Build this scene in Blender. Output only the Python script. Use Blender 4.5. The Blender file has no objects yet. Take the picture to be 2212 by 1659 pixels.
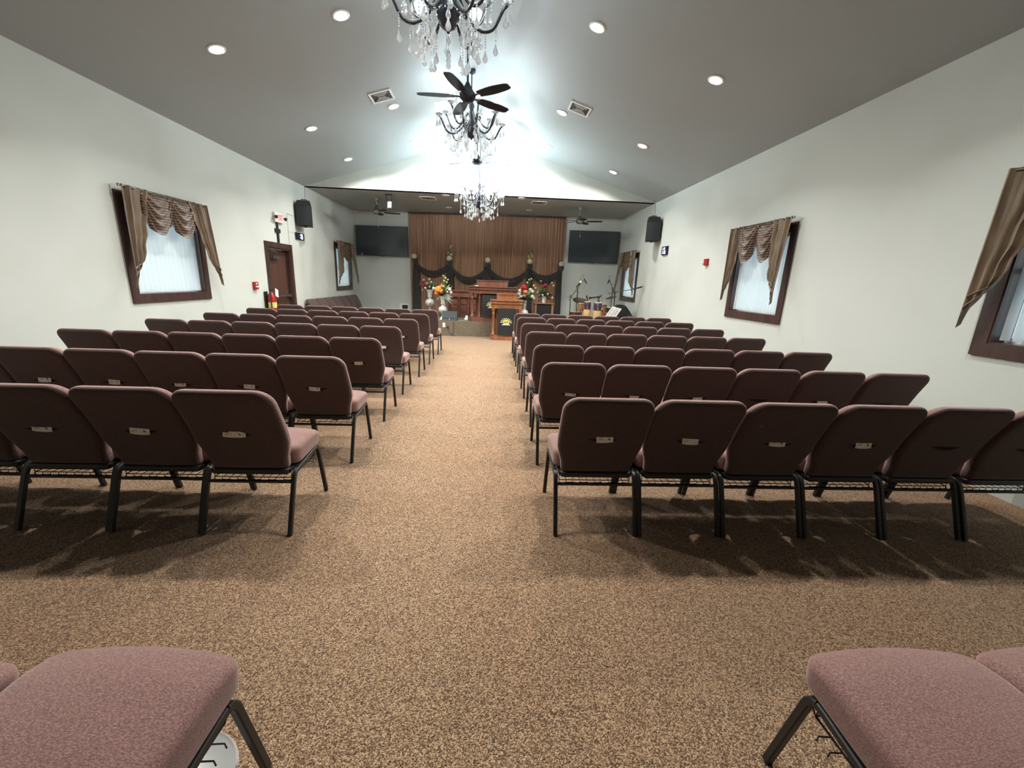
import bpy, math, random
from mathutils import Vector, Matrix
random.seed(7)
PI = math.pi
C = bpy.context.scene.collection
sc = bpy.context.scene

# ------------------------------------------------------------------ camera
cam_data = bpy.data.cameras.new('camera')
cam = bpy.data.objects.new('camera', cam_data); C.objects.link(cam)
cam_data.sensor_fit = 'HORIZONTAL'; cam_data.sensor_width = 36.0
F_PX = 879.4646; cam_data.lens = F_PX * 36.0 / 2212.0
cam_data.clip_start = 0.05; cam_data.clip_end = 200
def cam_axes(p, yw, r):
    cy, sy, cp, sp = math.cos(yw), math.sin(yw), math.cos(p), math.sin(p)
    f = Vector((sy*cp, cy*cp, -sp)); rt = Vector((cy, -sy, 0)); up = rt.cross(f)
    cr, sr = math.cos(r), math.sin(r)
    return cr*rt + sr*up, -sr*rt + cr*up, f
R_, U_, F_ = cam_axes(.2469169, .0538363, .0373753)
cam.matrix_world = Matrix(((R_.x, U_.x, -F_.x, 0), (R_.y, U_.y, -F_.y, 0), (R_.z, U_.z, -F_.z, 1.519), (0, 0, 0, 1)))
sc.camera = cam

# ------------------------------------------------------------------ view, world, light levels
sc.view_settings.view_transform = 'Standard'; sc.view_settings.look = 'None'
sc.view_settings.gamma = 1.0; sc.view_settings.exposure = 0.72
sc.view_settings.use_curve_mapping = False
w = bpy.data.worlds.new('daylight'); sc.world = w; w.use_nodes = True
wn = w.node_tree; bg = wn.nodes['Background']
tc = wn.nodes.new('ShaderNodeTexCoord'); sx = wn.nodes.new('ShaderNodeSeparateXYZ'); rp = wn.nodes.new('ShaderNodeValToRGB')
wn.links.new(tc.outputs['Generated'], sx.inputs[0]); wn.links.new(sx.outputs['Z'], rp.inputs[0]); wn.links.new(rp.outputs[0], bg.inputs[0])
rp.color_ramp.elements[0].position = 0.0; rp.color_ramp.elements[0].color = (.38, .58, .66, 1)
rp.color_ramp.elements[1].position = 0.12; rp.color_ramp.elements[1].color = (.88, .97, 1, 1)
bg.inputs[1].default_value = 1.4
CAN_W = 33.0          # power of one recessed lamp
CHAND_W = 22.0        # power of one chandelier bulb light
CAN_COL = (1.0, .98, .93); CHAND_COL = (.82, .94, 1.0)
def lamp(name, kind, loc, power, col, parent=None, size=.1, rot=(0, 0, 0)):
    l = bpy.data.lights.new(name, kind); l.energy = power; l.color = col
    if kind == 'AREA': l.shape = 'DISK'; l.size = size; l.spread = math.radians(138)
    else: l.shadow_soft_size = size
    o = bpy.data.objects.new(name, l); C.objects.link(o)
    o.location = loc; o.rotation_euler = rot; o.parent = parent
    return o

# ------------------------------------------------------------------ room numbers
XL, XR, ZE = -4.593, 4.023, 3.55          # side walls, eave height
XP, ZP = -.20, 4.825                      # ridge
YR, YH = -7.0, 10.82                      # rear wall, header
def yback(x): return 14.35 - (x - XL) * .0870
def zslope(x): return ZE + (ZP-ZE)*((x-XL)/(XP-XL) if x < XP else (XR-x)/(XR-XP))
STZ, STY, STX0, STX1 = .41, 11.28, -2.86, 2.42   # platform

# ------------------------------------------------------------------ helpers
class MB:
    def __init__(s): s.v = []; s.f = []; s.m = []
    def add(s, vs, fs, mi=0):
        o = len(s.v); s.v += [tuple(p) for p in vs]; s.f += [tuple(i+o for i in f) for f in fs]; s.m += [mi]*len(fs); return s
    def box(s, a, b, mi=0):
        (x0, y0, z0), (x1, y1, z1) = a, b
        if x0 > x1: x0, x1 = x1, x0
        if y0 > y1: y0, y1 = y1, y0
        if z0 > z1: z0, z1 = z1, z0
        vs = [(x, y, z) for z in (z0, z1) for y in (y0, y1) for x in (x0, x1)]
        return s.add(vs, [(0, 2, 3, 1), (4, 5, 7, 6), (0, 1, 5, 4), (2, 6, 7, 3), (0, 4, 6, 2), (1, 3, 7, 5)], mi)
    def tube(s, pts, r, n=8, mi=0, cap=True, flat=1.0, side=None):
        pts = [Vector(p) for p in pts]; rs = r if isinstance(r, (list, tuple)) else [r]*len(pts)
        rings = []; prev = None
        for i, p in enumerate(pts):
            t = (pts[min(i+1, len(pts)-1)] - pts[max(i-1, 0)]).normalized()
            if prev is None:
                a = Vector(side) if side else (Vector((0, 0, 1)) if abs(t.z) < .9 else Vector((1, 0, 0)))
                u = (a - t*a.dot(t)).normalized()
            else:
                u = (prev - t*prev.dot(t)).normalized()
            prev = u; v = t.cross(u)
            off = PI/n
            rings.append([p + (u*math.cos(off+2*PI*k/n) + v*math.sin(off+2*PI*k/n)*flat)*rs[i] for k in range(n)])
        vs = [q for rg in rings for q in rg]; fs = []
        for i in range(len(pts)-1):
            for k in range(n):
                fs.append((i*n+k, i*n+(k+1) % n, (i+1)*n+(k+1) % n, (i+1)*n+k))
        if cap: fs.append(tuple(range(n))[::-1]); fs.append(tuple((len(pts)-1)*n+k for k in range(n)))
        return s.add(vs, fs, mi)
    def lathe(s, prof, c=(0, 0, 0), n=16, mi=0, axis=None):
        c = Vector(c); M = Vector(axis).normalized().to_track_quat('Z', 'Y').to_matrix() if axis else Matrix.Identity(3)
        vs = []; fs = []
        for r, z in prof:
            for k in range(n): vs.append(c + M @ Vector((r*math.cos(2*PI*k/n), r*math.sin(2*PI*k/n), z)))
        for i in range(len(prof)-1):
            for k in range(n): fs.append((i*n+k, i*n+(k+1) % n, (i+1)*n+(k+1) % n, (i+1)*n+k))
        if prof[0][0] > 1e-4: fs.append(tuple(range(n))[::-1])
        if prof[-1][0] > 1e-4: fs.append(tuple((len(prof)-1)*n+k for k in range(n)))
        return s.add(vs, fs, mi)
    def ball(s, c, r, n=10, sz=1.0, mi=0):
        m = max(4, n//2)
        return s.lathe([(r*math.sin(PI*i/m)+1e-5, -r*sz*math.cos(PI*i/m)) for i in range(m+1)], c, n, mi)
    def prism(s, poly, z0, z1, mi=0):
        n = len(poly); vs = [(x, y, z0) for x, y in poly] + [(x, y, z1) for x, y in poly]
        return s.add(vs, [tuple(range(n))[::-1], tuple(range(n, 2*n))] + [(k, (k+1) % n, n+(k+1) % n, n+k) for k in range(n)], mi)
    def grid(s, fn, nu, nv, mi=0, thick=None):
        vs = [fn(i/nu, j/nv) for j in range(nv+1) for i in range(nu+1)]
        fs = [(j*(nu+1)+i, j*(nu+1)+i+1, (j+1)*(nu+1)+i+1, (j+1)*(nu+1)+i) for j in range(nv) for i in range(nu)]
        return s.add(vs, fs, mi)
    def rbox(s, h, r, seg=4, inner=6, fn=None, mi=0):
        """rounded box with half extents h; fn deforms a point"""
        def line(hh):
            a = [-hh + r*(1-math.cos(PI/4*k/(seg/2))) if False else -hh + r*(k/seg) for k in range(seg)]
            b = [-(hh-r) + 2*(hh-r)*k/inner for k in range(inner+1)]
            return a + b + [-x for x in reversed(a)]
        L = [line(x) for x in h]; idx = {}; vs = []; fs = []
        def vid(i, j, k):
            key = (i, j, k)
            if key not in idx:
                p = Vector((L[0][i], L[1][j], L[2][k]))
                q = Vector([max(-(h[a]-r), min(h[a]-r, p[a])) for a in range(3)]); d = p-q
                if d.length > 1e-9:
                    # spread edge points evenly by angle
                    d = Vector([math.tan(PI/4*(x/r)) if abs(x) <= r+1e-9 else x for x in d])
                    p = q + d.normalized()*r
                if fn: p = Vector(fn(p))
                idx[key] = len(vs); vs.append(p)
            return idx[key]
        n = [len(x)-1 for x in L]
        for a in range(3):
            b, c = (a+1) % 3, (a+2) % 3
            for e in (0, n[a]):
                for i in range(n[b]):
                    for j in range(n[c]):
                        q = []
                        for di, dj in ((0, 0), (1, 0), (1, 1), (0, 1)):
                            t = [0, 0, 0]; t[a] = e; t[b] = i+di; t[c] = j+dj; q.append(vid(*t))
                        fs.append(tuple(q) if e else tuple(q[::-1]))
        return s.add(vs, fs, mi)
    def build(s, name, mats, parent=None, smooth=40, loc=(0, 0, 0), rot=(0, 0, 0)):
        me = bpy.data.meshes.new(name); me.from_pydata(s.v, [], s.f)
        for m in (mats if isinstance(mats, (list, tuple)) else [mats]): me.materials.append(m)
        if any(s.m): me.polygons.foreach_set('material_index', s.m)
        if smooth:
            me.polygons.foreach_set('use_smooth', [True]*len(me.polygons))
            me.set_sharp_from_angle(angle=math.radians(smooth))
        me.update()
        o = bpy.data.objects.new(name, me); C.objects.link(o); o.location = loc; o.rotation_euler = rot
        if parent: o.parent = parent
        return o
def tag(o, label=None, cat=None, group=None, kind=None):
    if label: o['label'] = label
    if cat: o['category'] = cat
    if group: o['group'] = group
    if kind: o['kind'] = kind
    return o
def thing(name, label, cat, loc=(0, 0, 0), rz=0, group=None):
    o = bpy.data.objects.new(name, None); C.objects.link(o); o.location = loc; o.rotation_euler = (0, 0, rz)
    o.empty_display_size = .1
    return tag(o, label, cat, group)
def copy_tree(o, parent=None, kids={}):
    c = o.copy(); C.objects.link(c)
    if parent: c.parent = parent
    for ch in list(o.children): copy_tree(ch, c)
    return c
def quad(m, a, b, c, d, mi=0): m.add([a, b, c, d], [(0, 1, 2, 3)], mi)

# ------------------------------------------------------------------ materials
def mat(name, col, rough=.6, metal=0, emit=None, est=0, trans=0, ior=1.45, sheen=0, spec=.5, noise=None, bump=None, coat=0, alpha=1):
    m = bpy.data.materials.new(name); m.use_nodes = True; nt = m.node_tree; b = nt.nodes['Principled BSDF']
    b.inputs['Base Color'].default_value = (*col, 1); b.inputs['Roughness'].default_value = rough; b.inputs['Metallic'].default_value = metal
    b.inputs['Transmission Weight'].default_value = trans; b.inputs['IOR'].default_value = ior; b.inputs['Specular IOR Level'].default_value = spec
    b.inputs['Sheen Weight'].default_value = sheen; b.inputs['Coat Weight'].default_value = coat; b.inputs['Alpha'].default_value = alpha
    if emit: b.inputs['Emission Color'].default_value = (*emit, 1); b.inputs['Emission Strength'].default_value = est
    tcn = nt.nodes.new('ShaderNodeTexCoord')
    if noise:   # (scale, colour2, lo, hi, stretch)
        sca, c2, lo, hi = noise[:4]; st = noise[4] if len(noise) > 4 else (1, 1, 1)
        mp = nt.nodes.new('ShaderNodeMapping'); mp.inputs['Scale'].default_value = st
        n = nt.nodes.new('ShaderNodeTexNoise'); n.inputs['Scale'].default_value = sca; n.inputs['Detail'].default_value = 4
        r = nt.nodes.new('ShaderNodeValToRGB'); r.color_ramp.elements[0].position = lo; r.color_ramp.elements[1].position = hi
        r.color_ramp.elements[0].color = (*col, 1); r.color_ramp.elements[1].color = (*c2, 1)
        nt.links.new(tcn.outputs['Object'], mp.inputs[0]); nt.links.new(mp.outputs[0], n.inputs['Vector'])
        nt.links.new(n.outputs['Fac'], r.inputs[0]); nt.links.new(r.outputs[0], b.inputs['Base Color'])
    if bump:    # (scale, strength, distance)
        n2 = nt.nodes.new('ShaderNodeTexNoise'); n2.inputs['Scale'].default_value = bump[0]; n2.inputs['Detail'].default_value = 3
        bn = nt.nodes.new('ShaderNodeBump'); bn.inputs['Strength'].default_value = bump[1]; bn.inputs['Distance'].default_value = bump[2]
        nt.links.new(tcn.outputs['Object'], n2.inputs['Vector']); nt.links.new(n2.outputs['Fac'], bn.inputs['Height']); nt.links.new(bn.outputs[0], b.inputs['Normal'])
    if emit: m.cycles.emission_sampling = 'NONE'
    return m
def carpet(name, cols, scale, redness=True):
    m = bpy.data.materials.new(name); m.use_nodes = True; nt = m.node_tree; b = nt.nodes['Principled BSDF']; N = nt.nodes.new; K = nt.links.new
    b.inputs['Roughness'].default_value = .95; b.inputs['Specular IOR Level'].default_value = .15; b.inputs['Sheen Weight'].default_value = .15
    t = N('ShaderNodeTexCoord'); v = N('ShaderNodeTexVoronoi'); v.inputs['Scale'].default_value = scale; K(t.outputs['Object'], v.inputs['Vector'])
    s = N('ShaderNodeSeparateColor'); K(v.outputs['Color'], s.inputs[0]); r = N('ShaderNodeValToRGB'); K(s.outputs[0], r.inputs[0])
    e = r.color_ramp.elements; e[0].color = (*cols[0], 1); e[1].color = (*cols[-1], 1); e[0].position = .05; e[1].position = .97
    for i, c in enumerate(cols[1:-1]): x = e.new(.05 + .92*(i+1)/(len(cols)-1)); x.color = (*c, 1)
    n = N('ShaderNodeTexNoise'); n.inputs['Scale'].default_value = .55; n.inputs['Detail'].default_value = 3; K(t.outputs['Object'], n.inputs['Vector'])
    mr = N('ShaderNodeMapRange'); mr.inputs['From Min'].default_value = .45; mr.inputs['From Max'].default_value = .75; mr.inputs['To Max'].default_value = .35; K(n.outputs['Fac'], mr.inputs['Value'])
    mx = N('ShaderNodeMix'); mx.data_type = 'RGBA'; mx.blend_type = 'MULTIPLY'; K(mr.outputs[0], mx.inputs['Factor']); K(r.outputs[0], mx.inputs['A']); mx.inputs['B'].default_value = (.95, .66, .55, 1)
    K(mx.outputs['Result'], b.inputs['Base Color'])
    bn = N('ShaderNodeBump'); bn.inputs['Strength'].default_value = .7; bn.inputs['Distance'].default_value = .004; bn.invert = True
    K(v.outputs['Distance'], bn.inputs['Height']); K(bn.outputs[0], b.inputs['Normal'])
    return m
def weave(name, base, light, dark, scale=420, sheen=.55):
    m = bpy.data.materials.new(name); m.use_nodes = True; nt = m.node_tree; b = nt.nodes['Principled BSDF']; N = nt.nodes.new; K = nt.links.new
    b.inputs['Roughness'].default_value = .9; b.inputs['Specular IOR Level'].default_value = .2
    b.inputs['Sheen Weight'].default_value = sheen; b.inputs['Sheen Roughness'].default_value = .45; b.inputs['Sheen Tint'].default_value = (.92, .78, .70, 1)
    t = N('ShaderNodeTexCoord'); mp = N('ShaderNodeMapping'); mp.inputs['Scale'].default_value = (1, 2.2, 2.2); K(t.outputs['Object'], mp.inputs[0])
    n = N('ShaderNodeTexNoise'); n.inputs['Scale'].default_value = scale; n.inputs['Detail'].default_value = 2; K(mp.outputs[0], n.inputs['Vector'])
    n3 = N('ShaderNodeTexNoise'); n3.inputs['Scale'].default_value = 150; n3.inputs['Detail'].default_value = 3; K(mp.outputs[0], n3.inputs['Vector'])
    ad = N('ShaderNodeMath'); ad.operation = 'ADD'; K(n.outputs['Fac'], ad.inputs[0]); K(n3.outputs['Fac'], ad.inputs[1])
    hf = N('ShaderNodeMath'); hf.operation = 'MULTIPLY'; hf.inputs[1].default_value = .5; K(ad.outputs[0], hf.inputs[0])
    r = N('ShaderNodeValToRGB'); K(hf.outputs[0], r.inputs[0]); e = r.color_ramp.elements
    e[0].position = .38; e[0].color = (*dark, 1); e[1].position = .62; e[1].color = (*light, 1); x = e.new(.5); x.color = (*base, 1)
    K(r.outputs[0], b.inputs['Base Color'])
    bn = N('ShaderNodeBump'); bn.inputs['Strength'].default_value = .35; bn.inputs['Distance'].default_value = .001; K(n.outputs['Fac'], bn.inputs['Height']); K(bn.outputs[0], b.inputs['Normal'])
    return m
def stripes(name, c1, c2, c3, axis='Z', scale=22):
    m = bpy.data.materials.new(name); m.use_nodes = True; nt = m.node_tree; b = nt.nodes['Principled BSDF']; N = nt.nodes.new; K = nt.links.new
    b.inputs['Roughness'].default_value = .45; b.inputs['Sheen Weight'].default_value = .3
    t = N('ShaderNodeTexCoord'); wv = N('ShaderNodeTexWave'); wv.bands_direction = axis; wv.inputs['Scale'].default_value = scale; wv.inputs['Distortion'].default_value = 3.0; wv.inputs['Detail'].default_value = 2; wv.inputs['Detail Scale'].default_value = 1.2
    K(t.outputs['Object'], wv.inputs['Vector']); r = N('ShaderNodeValToRGB'); K(wv.outputs['Fac'], r.inputs[0]); e = r.color_ramp.elements
    e[0].color = (*c1, 1); e[1].color = (*c3, 1); x = e.new(.5); x.color = (*c2, 1)
    K(r.outputs[0], b.inputs['Base Color'])
    return m
def wood(name, c1, c2, rough=.35):
    return mat(name, c1, rough, noise=(9, c2, .35, .7, (1, 1, .12)), coat=.2)

M = {}
M['wall'] = mat('wall_paint', (.575, .615, .57), .75, noise=(1.4, (.545, .58, .53), .45, .8), bump=(220, .08, .002))
M['ceil'] = mat('ceiling_paint', (.34, .395, .40), .55, bump=(160, .06, .002))
M['carpet'] = carpet('tweed_carpet', [(.068, .036, .020), (.18, .108, .062), (.31, .198, .116), (.50, .35, .215)], 235)
M['stage_carpet'] = carpet('platform_carpet', [(.08, .068, .05), (.16, .138, .10), (.25, .215, .16)], 150)
M['fabric'] = weave('mauve_fabric', (.20, .108, .096), (.335, .205, .187), (.112, .057, .050))
M['fabric_shaded'] = weave('shaded_mauve_fabric', (.074, .049, .047), (.115, .080, .077), (.048, .032, .030), sheen=.3)  # darker copy of the mauve fabric, shade painted into its colour
M['black'] = mat('black_metal', (.018, .019, .019), .42, 0, spec=.5, bump=(300, .1, .001))
M['wire'] = mat('black_wire', (.015, .014, .013), .45)
M['slit'] = mat('pocket_binding', (.05, .022, .02), .9)
M['under'] = mat('seat_underlining', (.012, .010, .010), .9)
M['paper'] = mat('cream_paper', (.84, .83, .76), .8, noise=(60, (.74, .73, .66), .4, .6))
M['ink'] = mat('dark_ink', (.06, .055, .05), .7)
M['trim'] = wood('dark_stained_trim', (.045, .024, .020), (.075, .042, .034), .4)
M['door'] = wood('brown_door', (.075, .034, .026), (.10, .048, .036), .45)
M['white'] = mat('white_paint', (.75, .77, .76), .4)
M['slat'] = mat('vinyl_slat', (.72, .80, .82), .5)
nt_ = M['slat'].node_tree; tl = nt_.nodes.new('ShaderNodeBsdfTranslucent'); tl.inputs[0].default_value = (.75, .85, .88, 1); mx_ = nt_.nodes.new('ShaderNodeMixShader'); mx_.inputs[0].default_value = .28
nt_.links.new(nt_.nodes['Principled BSDF'].outputs[0], mx_.inputs[1]); nt_.links.new(tl.outputs[0], mx_.inputs[2]); nt_.links.new(mx_.outputs[0], nt_.nodes['Material Output'].inputs[0])
M['glass'] = mat('window_glass', (1, 1, 1), .02, trans=1, ior=1.05)
M['gold'] = mat('bronze_taffeta', (.105, .070, .040), .42, noise=(14, (.20, .142, .082), .35, .65, (1, 1, .15)), sheen=.3)
M['swag'] = stripes('striped_taffeta', (.028, .014, .011), (.125, .078, .050), (.22, .155, .105), 'Z', 9)
M['damask'] = mat('patterned_taffeta', (.075, .046, .028), .45, noise=(38, (.24, .18, .11), .48, .56))
M['lining'] = mat('pale_lining', (.42, .36, .31), .6)
M['rod'] = mat('bronze_rod', (.10, .075, .05), .3, .8)
M['steel'] = mat('brushed_steel', (.30, .31, .30), .32, .9)
M['chrome'] = mat('chrome', (.85, .85, .85), .08, 1)
M['curtain'] = mat('copper_curtain', (.23, .125, .068), .5, noise=(3.0, (.35, .20, .118), .3, .7, (4, 4, .25)), sheen=.3)
M['sheer'] = mat('black_sheer', (.022, .022, .022), .7, noise=(8, (.04, .036, .032), .3, .7, (3, 3, 1)), sheen=.25)
M['cream'] = mat('cream_petals', (.66, .62, .48), .7)
M['tv'] = mat('tv_screen', (.040, .052, .058), .16, spec=.8)
M['plastic'] = mat('black_plastic', (.02, .021, .022), .5)
M['grille'] = mat('speaker_grille', (.022, .026, .03), .6, bump=(500, .4, .001))
M['red'] = mat('fire_red', (.35, .018, .015), .35)
M['label_y'] = mat('yellow_label', (.70, .60, .18), .5)
M['lecwood'] = wood('lectern_wood', (.22, .085, .038), (.33, .14, .065), .3)
M['lecdark'] = wood('lectern_dark_wood', (.12, .05, .035), (.19, .08, .05), .35)
M['cloth'] = mat('black_cloth', (.015, .016, .017), .8)
M['ylogo'] = mat('yellow_print', (.80, .60, .12), .6)
M['wlogo'] = mat('white_print', (.80, .80, .76), .6)
M['plogo'] = mat('pale_yellow_print', (.85, .80, .50), .6)
M['ceramic'] = mat('mercury_glass', (.66, .67, .63), .16, .25, noise=(16, (.25, .26, .24), .58, .64, (1.6, 1.6, .5)))
M['clear'] = mat('clear_crystal', (.95, .98, 1), .04, trans=.8, ior=1.5)
M['crystal'] = mat('crystal_drop', (.92, .97, 1), .05, trans=.72, ior=1.52, spec=1)
M['armglass'] = mat('smoked_arm', (.035, .035, .045), .12, .3)
M['bulb'] = mat('lit_bulb', (1, 1, 1), .3, emit=(.93, .98, 1), est=45)
M['lens'] = mat('lit_lens', (1, 1, 1), .3, emit=(1, .95, .86), est=28)
M['offlens'] = mat('unlit_lens', (.5, .5, .48), .3)
M['blade'] = mat('black_blade', (.012, .015, .020), .6, spec=.25)
M['blade_brown'] = mat('dark_brown_blade', (.05, .035, .028), .4)
M['exit'] = mat('exit_red', (.7, .03, .03), .4, emit=(1, .06, .07), est=.8)
M['exitface'] = mat('exit_face', (.7, .6, .58), .4, emit=(1, .55, .5), est=.2)
M['led'] = mat('clock_digit', (.8, .8, 1), .4, emit=(.72, .76, 1), est=1.6)
M['ledblue'] = mat('clock_panel', (.012, .014, .035), .3)
M['leddim'] = mat('clock_dim_digit', (.10, .10, .16), .4)
M['conga'] = wood('pale_drum_shell', (.55, .36, .14), (.68, .48, .22), .25)
M['purple'] = mat('plum_drum_band', (.04, .022, .034), .3)
M['drumred'] = mat('red_drum_shell', (.16, .035, .025), .3)
M['skin'] = mat('drum_skin', (.72, .69, .60), .6)
M['brass'] = mat('dull_cymbal', (.19, .13, .08), .35, .7)
M['foam'] = mat('yellow_foam', (.75, .62, .25), .9)
M['wood_table'] = wood('table_wood', (.26, .12, .06), (.36, .18, .09), .4)
LEAF = [mat('deep_leaf', (.035, .075, .03), .6), mat('mid_leaf', (.09, .16, .06), .6), mat('frosted_leaf', (.42, .48, .40), .6), mat('lime_leaf', (.36, .42, .14), .6), mat('burgundy_leaf', (.14, .02, .025), .6)]
PET = dict(orange=mat('orange_petals', (.80, .25, .03), .6, noise=(30, (.85, .42, .10), .4, .6)), white=mat('white_petals', (.80, .79, .73), .6), red=mat('red_petals', (.50, .02, .03), .5, noise=(30, (.33, .01, .02), .4, .6)), pink=mat('dusty_pink_petals', (.42, .22, .22), .6), burg=mat('burgundy_petals', (.20, .03, .04), .6), yellow=mat('yellow_petals', (.75, .60, .12), .6), lime=mat('lime_petals', (.50, .56, .20), .6), cream=M['cream'], salmon=mat('salmon_petals', (.68, .28, .16), .6))

# ------------------------------------------------------------------ room shell
def struct(name, mb, m, smooth=0): return tag(mb.build(name, m, smooth=smooth), kind='structure')
def wall_x(name, x0, x1, ys, ye, z1, holes):
    yb = sorted({ys, ye} | {h[0] for h in holes} | {h[1] for h in holes}); zb = sorted({0, z1} | {h[2] for h in holes} | {h[3] for h in holes}); m = MB()
    for a, b in zip(yb, yb[1:]):
        run = None
        for c, d in zip(zb, zb[1:]):
            cy, cz = (a+b)/2, (c+d)/2
            if any(h[0] < cy < h[1] and h[2] < cz < h[3] for h in holes): continue
            m.box((x0, a, c), (x1, b, d))
    return struct(name, m, M['wall'])
CS = .105          # casing width
WZ0, WZ1 = 1.066, 2.424
WIN = [('L', 5.512, 6.996), ('L', 12.50, 13.89), ('R', 5.56, 6.95), ('R', 11.60, 13.00), ('R', 1.75, 3.209)]
DOOR = (8.784, 9.914, 2.13)
hl = [(a+CS, b-CS, WZ0+CS, WZ1-CS) for s, a, b in WIN if s == 'L'] + [(DOOR[0]+CS, DOOR[1]-CS, 0, DOOR[2]-CS)]
hr = [(a+CS, b-CS, WZ0+CS, WZ1-CS) for s, a, b in WIN if s == 'R']
wall_x('wall_left', XL-.16, XL, YR, 14.7, ZE, hl)
wall_x('wall_right', XR, XR+.16, YR, 14.2, ZE, hr)
m = MB(); m.box((XL-.3, YR-.2, -.12), (XR+.3, 15, 0)); struct('floor', m, M['carpet'])
m = MB()     # far wall (slightly off square)
m.prism([(XL-.2, yback(XL-.2)), (XR+.2, yback(XR+.2)), (XR+.2, yback(XR+.2)+.15), (XL-.2, yback(XL-.2)+.15)], 0, ZE); struct('wall_back', m, M['wall'])
m = MB(); m.add([(XL-.16, y, 0) for y in (YR-.15, YR)] + [(XR+.16, y, 0) for y in (YR-.15, YR)] + [(XL-.16, y, ZE) for y in (YR-.15, YR)] + [(XR+.16, y, ZE) for y in (YR-.15, YR)] + [(XP, y, ZP) for y in (YR-.15, YR)],
    [(0, 2, 6, 8, 4), (1, 5, 9, 7, 3), (0, 1, 3, 2), (0, 4, 5, 1), (2, 3, 7, 6), (4, 8, 9, 5), (6, 7, 9, 8)]); struct('wall_rear', m, M['wall'])
m = MB(); vs = [(XL, ZE), (XR, ZE), (XP, ZP)]
m.add([(x, y, z) for y in (YH, YH+.16) for x, z in vs], [(0, 1, 2), (5, 4, 3), (0, 3, 4, 1), (1, 4, 5, 2), (2, 5, 3, 0)]); struct('wall_header', m, M['wall'])
for sgn, x in ((-1, XL-.16), (1, XR+.16)):
    m = MB(); zx = ZE - .16*(ZP-ZE)/4.3
    m.add([(x, YR-.15, zx), (XP, YR-.15, ZP), (XP, YH+.2, ZP), (x, YH+.2, zx), (x, YR-.15, zx+.12), (XP, YR-.15, ZP+.12), (XP, YH+.2, ZP+.12), (x, YH+.2, zx+.12)],
          [(0, 1, 2, 3), (4, 7, 6, 5), (0, 4, 5, 1), (1, 5, 6, 2), (2, 6, 7, 3), (3, 7, 4, 0)])
    struct('ceiling', m, M['ceil'])
m = MB(); m.box((XL-.16, YH+.01, ZE), (XR+.16, 15, ZE+.12)); struct('ceiling', m, M['ceil'])
m = MB(); poly = [(STX0, STY), (STX1, STY), (STX1, yback(STX1)), (STX0, yback(STX0))]
m.prism(poly, 0, STZ); tag(m.build('platform', M['stage_carpet'], smooth=0), kind='structure')

# windows, blinds, valances
def side_map(s, y0):
    """(along wall, out from wall, z) -> world"""
    return (lambda a, d, z: (XL+d, y0+a, z)) if s == 'L' else (lambda a, d, z: (XR-d, y0+a, z))
def mbox(m, f, a, b, mi=0): m.box(f(*a), f(*b), mi)
def make_window(i, s, y0, y1):
    f = side_map(s, y0); W = y1-y0; root = tag(thing(f'window_{i+1}', None, None), kind='structure')
    m = MB()
    mbox(m, f, (0, 0, WZ0), (CS, .022, WZ1)); mbox(m, f, (W-CS, 0, WZ0), (W, .022, WZ1)); mbox(m, f, (CS, 0, WZ0), (W-CS, .022, WZ0+CS)); mbox(m, f, (CS, 0, WZ1-CS), (W-CS, .022, WZ1))
    m.build('casing', M['trim'], root, 0)
    m = MB(); t = .012; a0, a1, z0, z1 = CS, W-CS, WZ0+CS, WZ1-CS
    mbox(m, f, (a0, -.15, z0), (a0+t, .015, z1)); mbox(m, f, (a1-t, -.15, z0), (a1, .015, z1)); mbox(m, f, (a0+t, -.15, z0), (a1-t, .015, z0+t)); mbox(m, f, (a0+t, -.15, z1-t), (a1-t, .015, z1))
    m.build('jamb', M['trim'], root, 0)
    m = MB(); q = .04; a0 += t; a1 -= t; z0 += t; z1 -= t; md = (z0+z1)/2
    for A, B in (((a0, z0), (a0+q, z1)), ((a1-q, z0), (a1, z1)), ((a0+q, z0), (a1-q, z0+q)), ((a0+q, z1-q), (a1-q, z1)), ((a0+q, md-.02), (a1-q, md+.02))):
        mbox(m, f, (A[0], -.14, A[1]), (B[0], -.11, B[1]))
    m.build('sash', M['white'], root, 0)
    m = MB(); mbox(m, f, (a0+q, -.128, z0+q), (a1-q, -.124, z1-q)); m.build('glass_pane', M['glass'], root, 0)
    return a0, a1, z0, z1
BL = ['in the near left wall window', 'in the far left wall window by the screen', 'in the middle right wall window', 'in the far right wall window behind the drums', 'in the nearest right wall window cut by the frame']
def make_blind(i, s, y0, y1, dims):
    f = side_map(s, y0); a0, a1, z0, z1 = dims
    root = thing('vertical_blind', 'white vertical slat blind '+BL[i], 'blind', group='vertical window blinds')
    m = MB(); mbox(m, f, (a0, -.075, z1-.045), (a1, -.035, z1)); m.build('headrail', M['white'], root, 0)
    n = 15; pw = (a1-a0)/n; ang = math.radians((18, 40, 50, 35, 55)[i])
    for k in range(n):
        cx = a0+pw*(k+.5); hw = .034; m = MB(); dx, dd = hw*math.cos(ang), hw*math.sin(ang)
        zb = z0 + .015 + random.uniform(0, .006)
        def g(u, v): 
            t = u*2-1; bow = .006*(1-t*t)
            return f(cx+dx*t, -.055+dd*t*.7+bow, zb+(z1-.045-zb)*v)
        m.grid(g, 4, 1); m.build('slat', M['slat'], root, 60)
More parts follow.
